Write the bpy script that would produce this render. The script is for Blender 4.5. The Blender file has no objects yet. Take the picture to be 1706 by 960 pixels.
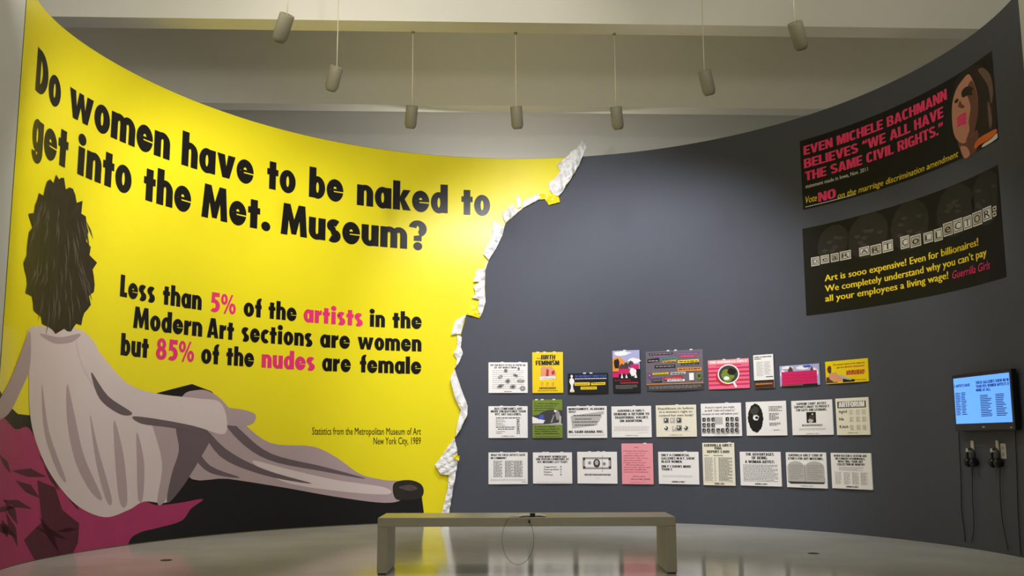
import bpy, math, random
import numpy as np
from mathutils import Vector, Matrix
from mathutils.geometry import tessellate_polygon

random.seed(7)
scene = bpy.context.scene
COL = scene.collection

# ---------------------------------------------------------------- camera, light, exposure
FPX, PITCH, ROLL, EYE = 1700.0, 0.1504186, -0.0036911, 1.1
cam_data = bpy.data.cameras.new('camera')
cam_data.lens = FPX / 1706.0 * 36.0
cam_data.sensor_width = 36.0
cam_data.clip_end = 100
camera = bpy.data.objects.new('camera', cam_data)
COL.objects.link(camera)
_c, _s, _cp, _sp = math.cos(ROLL), math.sin(ROLL), math.cos(PITCH), math.sin(PITCH)
_r = Vector((_c, -_s * _sp, _s * _cp)); _u = Vector((-_s, -_c * _sp, _c * _cp)); _f = Vector((0, _cp, _sp))
camera.matrix_world = Matrix(((_r.x, _u.x, -_f.x, 0), (_r.y, _u.y, -_f.y, 0), (_r.z, _u.z, -_f.z, EYE), (0, 0, 0, 1)))
scene.camera = camera

scene.view_settings.view_transform = 'Standard'
scene.view_settings.look = 'None'
scene.view_settings.gamma = 1.0
scene.view_settings.exposure = 0.15
scene.view_settings.use_curve_mapping = False

world = bpy.data.worlds.new('world')
scene.world = world
world.use_nodes = True
_bg = world.node_tree.nodes['Background']
_bg.inputs[0].default_value = (1.0, 0.97, 0.9, 1)
_bg.inputs[1].default_value = 0.36

WARM = (1.0, 0.90, 0.72)
COOL = (0.95, 0.95, 1.0)
NEUT = (1.0, 0.97, 0.91)

def spot(loc, target, watts, angle=100, blend=0.5, color=NEUT, size=0.05):
    d = bpy.data.lights.new('spot_beam', 'SPOT')
    d.energy = watts; d.spot_size = math.radians(angle); d.spot_blend = blend
    d.color = color; d.shadow_soft_size = size
    o = bpy.data.objects.new('spot_beam', d)
    COL.objects.link(o)
    v = Vector(target) - Vector(loc)
    o.matrix_world = Matrix.Translation(Vector(loc)) @ v.to_track_quat('-Z', 'Y').to_matrix().to_4x4()
    return o

# ceiling track spots above and behind the visitor, aimed high on the curved wall
for loc, tgt, w, ang, colr in (
        ((-.6, 4.5, 6.4), (-4.4, 9.6, 3.0), 200, 76, NEUT),
        ((-.3, 4.5, 6.4), (-3.3, 11.6, 3.5), 190, 66, NEUT),
        ((0.2, 5.0, 6.4), (-1.4, 13.8, 5.0), 620, 50, NEUT),
        ((0.6, 5.0, 6.4), (1.1, 13.9, 1.6), 540, 48, COOL),
        ((0.8, 4.5, 6.4), (4.0, 11.2, 1.0), 130, 48, NEUT)):
    spot(loc, tgt, w, ang, 0.8, colr, 0.25)

spot((.1, 7.6, 6.2), (.1, 9.15, .4), 170, 30, .9, NEUT, .1)      # unseen spot added to brighten the bench top

def area(loc, target, watts, sx, sy, color):
    d = bpy.data.lights.new('fill_light', 'AREA')
    d.shape = 'RECTANGLE'; d.size = sx; d.size_y = sy; d.energy = watts; d.color = color
    o = bpy.data.objects.new('fill_light', d); COL.objects.link(o)
    v = Vector(target) - Vector(loc)
    o.matrix_world = Matrix.Translation(Vector(loc)) @ v.to_track_quat('-Z', 'Y').to_matrix().to_4x4()
    return o
# unseen fill lights added to brighten the ceiling beams
area((0, 6.0, 5.5), (0, 7.0, 8.6), 9, 7, .5, (1.0, .96, .86))
area((-3.0, 8.2, 5.4), (-3.0, 9.6, 6.2), 22, 2.2, .3, (1.0, .96, .88))
area((2.8, 8.2, 5.4), (2.8, 9.6, 6.2), 15, 2.2, .3, (1.0, .95, .82))
# unseen light added behind the curved wall to brighten the far wall
area((-.3, 15.35, 3.6), (-.3, 16.4, 5.0), 60, 1.2, .4, (1.0, .96, .88))

# ---------------------------------------------------------------- the plan of the curved wall
_CC = np.array([.13, 8.8]) * EYE
_CO = np.array([4.687691000669573, 0.01138266170995453, -0.4975866890652737, 0.03269913655414277, 0.19509799596669655,
                -0.03559738951376407, -0.014493839129391986, 0.008036870227931994, -0.003845688192375693]) * EYE
_PH = np.linspace(-1.72, 1.70, 3000)
_rad = np.polynomial.polynomial.polyval(_PH, _CO)
PLAN = np.c_[_CC[0] + _rad * np.sin(_PH), _CC[1] + _rad * np.cos(_PH)]
ARC = np.r_[0, np.cumsum(np.hypot(*np.diff(PLAN, axis=0).T))]
ARC -= np.interp(0, _PH, ARC)
_TAN = np.gradient(PLAN, ARC, axis=0)
_TAN /= np.hypot(*_TAN.T)[:, None]
WALL_TOP = 3.829383 * EYE + EYE
S_LEFT, S_RIGHT = -8.62, 8.27

def plan_at(s):
    if s < ARC[0]:
        t = _TAN[0]; p = PLAN[0] + t * (s - ARC[0])
    elif s > ARC[-1]:
        t = _TAN[-1]; p = PLAN[-1] + t * (s - ARC[-1])
    else:
        p = (np.interp(s, ARC, PLAN[:, 0]), np.interp(s, ARC, PLAN[:, 1]))
        t = (np.interp(s, ARC, _TAN[:, 0]), np.interp(s, ARC, _TAN[:, 1]))
    return p, t

def W(s, z, off=0.0):
    """point on the curved wall: s along it, z up, off towards the room"""
    p, t = plan_at(s)
    return (p[0] + t[1] * off, p[1] - t[0] * off, z)

def ray(x, y):
    u = (x - 853) / FPX; v = (480 - y) / FPX
    u, v = u * _c - v * _s, u * _s + v * _c
    return (u, _cp - v * _sp, _sp + v * _cp)

def px(x, y, off=0.0):
    """where the line of sight through a photo point meets the wall, as (s, z)"""
    d = ray(x, y)
    P = PLAN + np.c_[_TAN[:, 1], -_TAN[:, 0]] * off
    P = np.vstack([P[0] - _TAN[0] * 2, P, P[-1] + _TAN[-1] * 2])
    A = np.r_[ARC[0] - 2, ARC, ARC[-1] + 2]
    side = P[:, 0] * d[1] - P[:, 1] * d[0]
    i = np.where(np.diff(np.sign(side)) != 0)[0]
    i = i[np.argmax(P[i, 1])]
    t = side[i] / (side[i] - side[i + 1])
    Q = P[i] + t * (P[i + 1] - P[i])
    return float(A[i] + t * (A[i + 1] - A[i])), float(EYE + Q[1] / d[1] * d[2])

def on_z(x, y, z):
    d = ray(x, y); k = (z - EYE) / d[2]
    return Vector((d[0] * k, d[1] * k, z))

def on_y(x, y, Y):
    d = ray(x, y); k = Y / d[1]
    return Vector((d[0] * k, Y, EYE + d[2] * k))

# ---------------------------------------------------------------- materials
def srgb(r, g, b):
    f = lambda c: c / 12.92 if c <= .04045 else ((c + .055) / 1.055) ** 2.4
    return (f(r / 255), f(g / 255), f(b / 255), 1)

_mats = {}
def mat(name, rgb, rough=0.6, spec=0.3, noise=0.0, scale=20.0, bump=0.0, emit=0.0, metal=0.0):
    if name in _mats: return _mats[name]
    m = bpy.data.materials.new(name); m.use_nodes = True
    nt = m.node_tree; b = nt.nodes['Principled BSDF']
    c = srgb(*rgb)
    b.inputs['Base Color'].default_value = c
    b.inputs['Roughness'].default_value = rough
    b.inputs['Specular IOR Level'].default_value = spec
    b.inputs['Metallic'].default_value = metal
    if emit:
        b.inputs['Emission Color'].default_value = c
        b.inputs['Emission Strength'].default_value = emit
    if noise or bump:
        tc = nt.nodes.new('ShaderNodeTexCoord')
        n = nt.nodes.new('ShaderNodeTexNoise')
        n.inputs['Scale'].default_value = scale; n.inputs['Detail'].default_value = 5
        nt.links.new(tc.outputs['Object'], n.inputs['Vector'])
        if noise:
            mx = nt.nodes.new('ShaderNodeMix'); mx.data_type = 'RGBA'
            k0 = 1 - noise; k1 = 1 + noise
            mx.inputs['A'].default_value = (c[0] * k0, c[1] * k0, c[2] * k0, 1)
            mx.inputs['B'].default_value = (min(1, c[0] * k1), min(1, c[1] * k1), min(1, c[2] * k1), 1)
            nt.links.new(n.outputs['Fac'], mx.inputs['Factor'])
            nt.links.new(mx.outputs['Result'], b.inputs['Base Color'])
        if bump:
            bp = nt.nodes.new('ShaderNodeBump')
            bp.inputs['Strength'].default_value = bump; bp.inputs['Distance'].default_value = 0.01
            nt.links.new(n.outputs['Fac'], bp.inputs['Height'])
            nt.links.new(bp.outputs['Normal'], b.inputs['Normal'])
    _mats[name] = m
    return m

GREY_WALL = mat('dark_grey_wall_paint', (76, 79, 90), 0.6, 0.25, 0.04, 6, 0.05)
PALE_WALL = mat('pale_grey_wall_paint', (200, 199, 192), 0.7, 0.2, 0.03, 5, 0.04)
CEILING = mat('off_white_ceiling_paint', (226, 222, 208), 0.8, 0.1, 0.03, 4, 0.03)
YELLOW = mat('yellow_printed_paper', (240, 225, 36), 0.3, 0.3, 0.02, 3)
INK = mat('black_ink', (24, 22, 22), 0.3, 0.3, 0.05, 30)
PINK_INK = mat('magenta_ink', (232, 54, 120), 0.5, 0.3, 0.03, 30)
WHITE_PAPER = mat('torn_white_paper', (238, 238, 240), 0.7, 0.2, 0.03, 12)

def floor_material():
    m = bpy.data.materials.new('polished_concrete'); m.use_nodes = True
    nt = m.node_tree; b = nt.nodes['Principled BSDF']
    tc = nt.nodes.new('ShaderNodeTexCoord')
    n = nt.nodes.new('ShaderNodeTexNoise'); n.inputs['Scale'].default_value = 1.3; n.inputs['Detail'].default_value = 8
    n2 = nt.nodes.new('ShaderNodeTexNoise'); n2.inputs['Scale'].default_value = 40; n2.inputs['Detail'].default_value = 4
    nt.links.new(tc.outputs['Object'], n.inputs['Vector']); nt.links.new(tc.outputs['Object'], n2.inputs['Vector'])
    r = nt.nodes.new('ShaderNodeValToRGB')
    r.color_ramp.elements[0].position = .3; r.color_ramp.elements[0].color = srgb(202, 201, 195)
    r.color_ramp.elements[1].position = .7; r.color_ramp.elements[1].color = srgb(218, 217, 212)
    nt.links.new(n.outputs['Fac'], r.inputs['Fac'])
    nt.links.new(r.outputs['Color'], b.inputs['Base Color'])
    mr = nt.nodes.new('ShaderNodeMapRange'); mr.inputs['To Min'].default_value = .09; mr.inputs['To Max'].default_value = .14
    nt.links.new(n2.outputs['Fac'], mr.inputs['Value']); nt.links.new(mr.outputs['Result'], b.inputs['Roughness'])
    b.inputs['Specular IOR Level'].default_value = 0.22
    return m
FLOOR = floor_material()

# ---------------------------------------------------------------- objects and meshes
def link_mesh(name, verts, faces, mats, parent=None, mi=None, smooth=False):
    me = bpy.data.meshes.new(name)
    me.from_pydata([tuple(map(float, v)) for v in verts], [], faces)
    for m in (mats if isinstance(mats, (list, tuple)) else [mats]): me.materials.append(m)
    if mi is not None: me.polygons.foreach_set('material_index', mi)
    if smooth: me.polygons.foreach_set('use_smooth', [True] * len(me.polygons))
    me.validate(); me.update()
    o = bpy.data.objects.new(name, me)
    COL.objects.link(o)
    if parent is not None:
        o.parent = parent
        o.matrix_parent_inverse = parent.matrix_world.inverted() if parent.type != 'EMPTY' else Matrix.Translation(-parent.location) if parent.rotation_euler.z == 0 else parent_inv(parent)
    return o

def parent_inv(p):
    return (Matrix.Translation(p.location) @ p.rotation_euler.to_matrix().to_4x4()).inverted()

def tag(o, label=None, cat=None, group=None, kind=None):
    if label: o['label'] = label
    if cat: o['category'] = cat
    if group: o['group'] = group
    if kind: o['kind'] = kind
    return o

def thing(name, loc, label, cat, group=None):
    o = bpy.data.objects.new(name, None)
    o.empty_display_size = .1
    o.location = loc
    COL.objects.link(o)
    return tag(o, label, cat, group)

class MB:
    def __init__(self): self.v, self.f, self.m, self.mats = [], [], [], []
    def mi(self, m):
        if m not in self.mats: self.mats.append(m)
        return self.mats.index(m)
    def add(self, verts, faces, m):
        k = len(self.v); i = self.mi(m)
        self.v += [tuple(v) for v in verts]
        self.f += [tuple(j + k for j in f) for f in faces]
        self.m += [i] * len(faces)
    def box(self, lo, hi, m, fn=None, bevel=0.0):
        x0, y0, z0 = lo; x1, y1, z1 = hi
        if bevel:
            b = bevel; V = []
            # chamfered box: three rings per axis through 24 corner points
            for sx in (0, 1):
                for sy in (0, 1):
                    for sz in (0, 1):
                        X, Y, Z = (x1 if sx else x0), (y1 if sy else y0), (z1 if sz else z0)
                        dx, dy, dz = (-b if sx else b), (-b if sy else b), (-b if sz else b)
                        V += [(X, Y + dy, Z + dz), (X + dx, Y, Z + dz), (X + dx, Y + dy, Z)]
            idx = lambda a, b_, c, k: (a * 4 + b_ * 2 + c) * 3 + k
            F = []
            for a in (0, 1):
                F.append([idx(a, 0, 0, 0), idx(a, 1, 0, 0), idx(a, 1, 1, 0), idx(a, 0, 1, 0)][::(1 if a else -1)])
                F.append([idx(0, a, 0, 1), idx(1, a, 0, 1), idx(1, a, 1, 1), idx(0, a, 1, 1)][::(-1 if a else 1)])
                F.append([idx(0, 0, a, 2), idx(1, 0, a, 2), idx(1, 1, a, 2), idx(0, 1, a, 2)][::(1 if a else -1)])
            for a in (0, 1):
                for c in (0, 1):
                    F.append([idx(a, c, 0, 0), idx(a, c, 1, 0), idx(a, c, 1, 1), idx(a, c, 0, 1)])
                    F.append([idx(a, 0, c, 0), idx(a, 1, c, 0), idx(a, 1, c, 2), idx(a, 0, c, 2)])
                    F.append([idx(0, a, c, 1), idx(1, a, c, 1), idx(1, a, c, 2), idx(0, a, c, 2)])
                    for e in (0, 1):
                        F.append([idx(a, c, e, 0), idx(a, c, e, 1), idx(a, c, e, 2)])
            # outward winding
            cen = np.array([(x0 + x1) / 2, (y0 + y1) / 2, (z0 + z1) / 2]); G = []
            for f in F:
                p = np.array([V[i] for i in f]); n = np.cross(p[1] - p[0], p[2] - p[0])
                G.append(f if n.dot(p.mean(0) - cen) > 0 else f[::-1])
            F = G
        else:
            V = [(x0, y0, z0), (x1, y0, z0), (x1, y1, z0), (x0, y1, z0), (x0, y0, z1), (x1, y0, z1), (x1, y1, z1), (x0, y1, z1)]
            F = [(0, 3, 2, 1), (4, 5, 6, 7), (0, 1, 5, 4), (1, 2, 6, 5), (2, 3, 7, 6), (3, 0, 4, 7)]
        self.add([fn(*v) for v in V] if fn else V, F, m)
    def tube(self, pts, r, m, n=8, caps=True):
        pts = [Vector(p) for p in pts]; V = []; F = []
        up = None
        for i, p in enumerate(pts):
            t = (pts[min(i + 1, len(pts) - 1)] - pts[max(i - 1, 0)]).normalized()
            if up is None: up = Vector((0, 0, 1)) if abs(t.z) < .9 else Vector((1, 0, 0))
            a = t.cross(up).normalized(); b = a.cross(t).normalized(); up = b
            rr = r[i] if isinstance(r, (list, tuple)) else r
            for k in range(n):
                w = 2 * math.pi * k / n
                V.append(p + a * (math.cos(w) * rr) + b * (math.sin(w) * rr))
        for i in range(len(pts) - 1):
            for k in range(n):
                F.append((i * n + k, (i + 1) * n + k, (i + 1) * n + (k + 1) % n, i * n + (k + 1) % n))
        if caps:
            F.append(tuple(range(n))); F.append(tuple((len(pts) - 1) * n + k for k in range(n))[::-1])
        self.add(V, F, m)
    def lathe(self, prof, M, m, n=32, close=True):
        V = []; F = []
        for r, z in prof:
            for k in range(n):
                a = 2 * math.pi * k / n
                V.append(M @ Vector((r * math.cos(a), r * math.sin(a), z)))
        L = len(prof)
        for i in range(L - 1):
            for k in range(n):
                F.append((i * n + k, i * n + (k + 1) % n, (i + 1) * n + (k + 1) % n, (i + 1) * n + k))
        if close:
            F.append(tuple(range(n))[::-1]); F.append(tuple((L - 1) * n + k for k in range(n)))
        self.add(V, F, m)
    def build(self, name, parent=None, smooth=False):
        return link_mesh(name, self.v, self.f, self.mats, parent, self.m, smooth)

# flat shapes ------------------------------------------------------
def area2(p): return sum(p[i][0] * p[(i + 1) % len(p)][1] - p[(i + 1) % len(p)][0] * p[i][1] for i in range(len(p)))
def tris(poly):
    t = tessellate_polygon([[Vector((p[0], p[1], 0)) for p in poly]])
    out = []
    for a in t:
        q = [poly[i] for i in a]; ar = area2(q)
        if abs(ar) < 1e-10: continue
        out.append(q if ar > 0 else q[::-1])
    return out
def clip(poly, ax, v, keep_low):
    out = []
    for i in range(len(poly)):
        a, b = poly[i], poly[(i + 1) % len(poly)]
        ia = (a[ax] <= v) if keep_low else (a[ax] >= v); ib = (b[ax] <= v) if keep_low else (b[ax] >= v)
        if ia: out.append(a)
        if ia != ib:
            t = (v - a[ax]) / (b[ax] - a[ax]); q = [a[0] + t * (b[0] - a[0]), a[1] + t * (b[1] - a[1])]; q[ax] = v
            out.append(tuple(q))
    return out
STEP = 0.1
def slices(poly, ax=0, step=STEP):
    lo = min(p[ax] for p in poly); hi = max(p[ax] for p in poly)
    k0 = math.floor(lo / step + 1e-9); k1 = math.ceil(hi / step - 1e-9)
    if k1 - k0 <= 1: return [poly]
    out = []
    for k in range(k0, k1):
        q = clip(clip(poly, ax, k * step, False), ax, (k + 1) * step, True)
        if len(q) > 2 and abs(area2(q)) > 1e-9: out.append(q)
    return out
def wall_flat(mb, polys, off, m, stagger=0.0):
    """counter-clockwise convex pieces in (s,z) bent onto the wall; vertices are welded"""
    V = []; F = []; idx = {}
    for n_, p in enumerate(polys):
        o_ = off + stagger * (n_ % 37)
        for q in slices(p):
            f = []
            for a in q:
                k = (round(a[0], 5), round(a[1], 5), n_ if stagger else 0)
                if k not in idx:
                    idx[k] = len(V)
                    V.append(wall_lin(a[0], a[1], o_))
                if not f or f[-1] != idx[k]: f.append(idx[k])
            if len(f) > 2 and f[0] == f[-1]: f = f[:-1]
            if len(set(f)) == len(f) and len(f) > 2: F.append(tuple(f))
    mb.add(V, F, m)
_grid = {}
def wall_lin(s, z, off):
    """same facets as the wall itself"""
    k = math.floor(s / STEP); t = s / STEP - k
    a = W(k * STEP, z, off); b = W((k + 1) * STEP, z, off)
    return (a[0] + (b[0] - a[0]) * t, a[1] + (b[1] - a[1]) * t, z)
def ellipse(cx, cy, rx, ry, n=24, a0=0, a1=360):
    full = abs(a1 - a0) >= 360
    return [(cx + rx * math.cos(math.radians(a0 + (a1 - a0) * k / n)), cy + ry * math.sin(math.radians(a0 + (a1 - a0) * k / n))) for k in range(n if full else n + 1)]

# heavy geometric letters for the mural -----------------------------
def rect(x0, y0, x1, y1): return [[(x0, y0), (x1, y0), (x1, y1), (x0, y1)]]
def ring(cx, cy, rx, ry, ix, iy, a0=0, a1=360, n=28):
    out = []
    for k in range(n):
        a = math.radians(a0 + (a1 - a0) * k / n); b = math.radians(a0 + (a1 - a0) * (k + 1) / n)
        out.append([(cx + ix * math.cos(a), cy + iy * math.sin(a)), (cx + rx * math.cos(a), cy + ry * math.sin(a)),
                    (cx + rx * math.cos(b), cy + ry * math.sin(b)), (cx + ix * math.cos(b), cy + iy * math.sin(b))])
    return out
def disc(cx, cy, r, ry=None): return [ellipse(cx, cy, r, ry or r, 20)]
def pg(*p): return [list(p)]
def stroke(pts, w):
    out = []
    n = len(pts); L = []
    for i in range(n):
        a = pts[max(i - 1, 0)]; b = pts[min(i + 1, n - 1)]
        dx, dy = b[0] - a[0], b[1] - a[1]; l = math.hypot(dx, dy) or 1
        L.append(((pts[i][0] - dy / l * w / 2, pts[i][1] + dx / l * w / 2), (pts[i][0] + dy / l * w / 2, pts[i][1] - dx / l * w / 2)))
    for i in range(n - 1):
        out.append([L[i][0], L[i][1], L[i + 1][1], L[i + 1][0]])
    return out
A_ = 1.42
def bowl(cx): return ring(cx, .5, .43, .53, .11, .27)
def s_shape():
    p = []
    for k in range(11):
        a = math.radians(35 + 215 * k / 10); p.append((.36 + .22 * math.cos(a), .735 + .155 * math.sin(a)))
    for k in range(11):
        a = math.radians(85 - 225 * k / 10); p.append((.34 + .22 * math.cos(a), .265 + .155 * math.sin(a)))
    return stroke(p, .32)
def ring2(cx, cy, rx, ry, dx, dy, ix, iy, a0, a1, n=24):
    out = []
    for k in range(n):
        a = math.radians(a0 + (a1 - a0) * k / n); b = math.radians(a0 + (a1 - a0) * (k + 1) / n)
        out.append([(dx + ix * math.cos(a), dy + iy * math.sin(a)), (cx + rx * math.cos(a), cy + ry * math.sin(a)),
                    (cx + rx * math.cos(b), cy + ry * math.sin(b)), (dx + ix * math.cos(b), dy + iy * math.sin(b))])
    return out
GL = {
    'o': (.80, ring(.40, .5, .40, .53, .07, .245)),
    'e': (.80, [ellipse(.40, .5, .40, .53, 24, 180, 351) + [(.36, .42), (.3, .52)]] + ring2(.40, .5, .40, .53, .40, .57, .075, .11, -3, 183) + rect(.2, .475, .795, .575)),
    'c': (.66, ring(.40, .5, .40, .53, .07, .2, 48, 312)),
    'a': (.78, ring(.37, .5, .37, .53, .065, .245) + rect(.44, 0, .78, 1)),
    'd': (.78, ring(.37, .5, .37, .53, .065, .245) + rect(.44, 0, .78, A_)),
    'b': (.78, ring(.41, .5, .37, .53, .065, .245) + rect(0, 0, .34, A_)),
    'g': (.78, ring(.37, .5, .37, .53, .065, .245) + rect(.44, 0, .78, 1) + ring(.39, .0, .39, .40, .06, .12, 190, 360)),
    'n': (.77, rect(0, 0, .335, 1) + ring(.40, .6, .37, .42, .05, .16, 0, 140) + rect(.45, 0, .77, .61)),
    'm': (1.20, rect(0, 0, .33, 1) + ring(.40, .6, .365, .42, .05, .16, 0, 140) + rect(.45, 0, .765, .61) + ring(.835, .6, .365, .42, .05, .16, 0, 140) + rect(.885, 0, 1.2, .61)),
    'h': (.77, rect(0, 0, .335, A_) + ring(.40, .6, .37, .42, .05, .16, 0, 140) + rect(.45, 0, .77, .61)),
    'u': (.77, rect(.435, 0, .77, 1) + ring(.37, .4, .37, .42, .05, .16, 180, 320) + rect(0, .39, .32, 1)),
    'r': (.54, rect(0, 0, .335, 1) + pg((.3, .5), (.4, .64), (.54, .68), (.54, 1.03), (.42, 1.0), (.3, .85))),
    't': (.56, rect(.11, 0, .445, 1.25) + rect(0, .64, .56, .92)),
    'f': (.50, rect(.1, 0, .435, 1.1) + rect(0, .64, .5, .92) + ring(.42, 1.08, .32, .36, .02, .08, 75, 180)),
    'i': (.42, rect(.04, 0, .38, 1) + disc(.21, 1.27, .21)),
    'l': (.335, rect(0, 0, .335, A_)),
    'v': (.86, pg((0, 1), (.36, 1), (.44, .5), (.52, 1), (.86, 1), (.61, 0), (.27, 0))),
    'w': (1.30, pg((0, 1), (.34, 1), (.42, .46), (.53, 1), (.77, 1), (.88, .46), (.96, 1), (1.30, 1), (1.05, 0), (.78, 0), (.65, .5), (.52, 0), (.25, 0))),
    'k': (.82, rect(0, 0, .335, A_) + pg((.32, .48), (.32, .62), (.47, 1), (.82, 1), (.55, .54), (.84, 0), (.47, 0))),
    's': (.62, [[(a * .87, b) for a, b in q] for q in s_shape()]),
    'D': (.92, rect(0, 0, .35, A_) + ring(.30, A_ / 2, .62, A_ / 2, .22, .40, -90, 90) + rect(.26, 0, .33, .31) + rect(.26, A_ - .31, .33, A_)),
    'M': (1.22, pg((0, 0), (.31, 0), (.37, .8), (.37, A_), (.11, A_)) + pg((.91, 0), (1.22, 0), (1.11, A_), (.85, A_), (.85, .8)) + pg((.2, A_), (.42, A_), (.61, .74), (.80, A_), (1.02, A_), (.72, .06), (.50, .06))),
    'L': (.58, rect(0, 0, .35, A_) + rect(0, 0, .58, .31)),
    'A': (.94, pg((0, 0), (.32, 0), (.47, .85), (.62, 0), (.94, 0), (.66, A_), (.28, A_)) + rect(.25, .22, .69, .45)),
    '5': (.74, rect(.12, A_ - .3, .70, A_) + pg((.12, A_), (.38, A_), (.36, .72), (.08, .64)) + ring(.32, .46, .42, .48, .1, .2, -130, 120)),
    '8': (.78, ring(.39, 1.03, .33, .4, .08, .16) + ring(.39, .4, .39, .43, .1, .17)),
    '%': (1.12, ring(.25, 1.02, .25, .4, .07, .2) + ring(.87, .40, .25, .4, .07, .2) + pg((.22, -.03), (.36, -.03), (.90, A_), (.76, A_))),
    '?': (.80, ring(.39, 1.02, .40, .41, .06, .14, -75, 170) + pg((.22, .42), (.57, .42), (.57, .72), (.22, .66)) + disc(.40, .17, .2)),
    '.': (.42, disc(.21, .18, .21)),
    ' ': (.4, []),
}
CAP = 0.70   # height of a capital for size 1
# condensed capitals, height 1
def sring(cx, cy, rx, ry, t, u, a0=0, a1=360, n=32, e=.72):
    out = []
    f = lambda v: math.copysign(abs(v) ** e, v)
    for k in range(n):
        a = math.radians(a0 + (a1 - a0) * k / n); b = math.radians(a0 + (a1 - a0) * (k + 1) / n)
        q = [(cx + (rx - t) * f(math.cos(a)), cy + (ry - u) * f(math.sin(a))), (cx + rx * f(math.cos(a)), cy + ry * f(math.sin(a))),
             (cx + rx * f(math.cos(b)), cy + ry * f(math.sin(b))), (cx + (rx - t) * f(math.cos(b)), cy + (ry - u) * f(math.sin(b)))]
        out.append(q)
    return out
_T, _B = .2, .17
def caps_s(h=1.0):
    p = []
    for k in range(13):
        a = math.radians(25 + 225 * k / 12); p.append((.31 + .215 * math.copysign(abs(math.cos(a)) ** .8, math.cos(a)), .735 + .18 * math.sin(a)))
    for k in range(13):
        a = math.radians(80 - 235 * k / 12); p.append((.31 + .22 * math.copysign(abs(math.cos(a)) ** .8, math.cos(a)), .27 + .185 * math.sin(a)))
    return stroke(p, .185)
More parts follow.
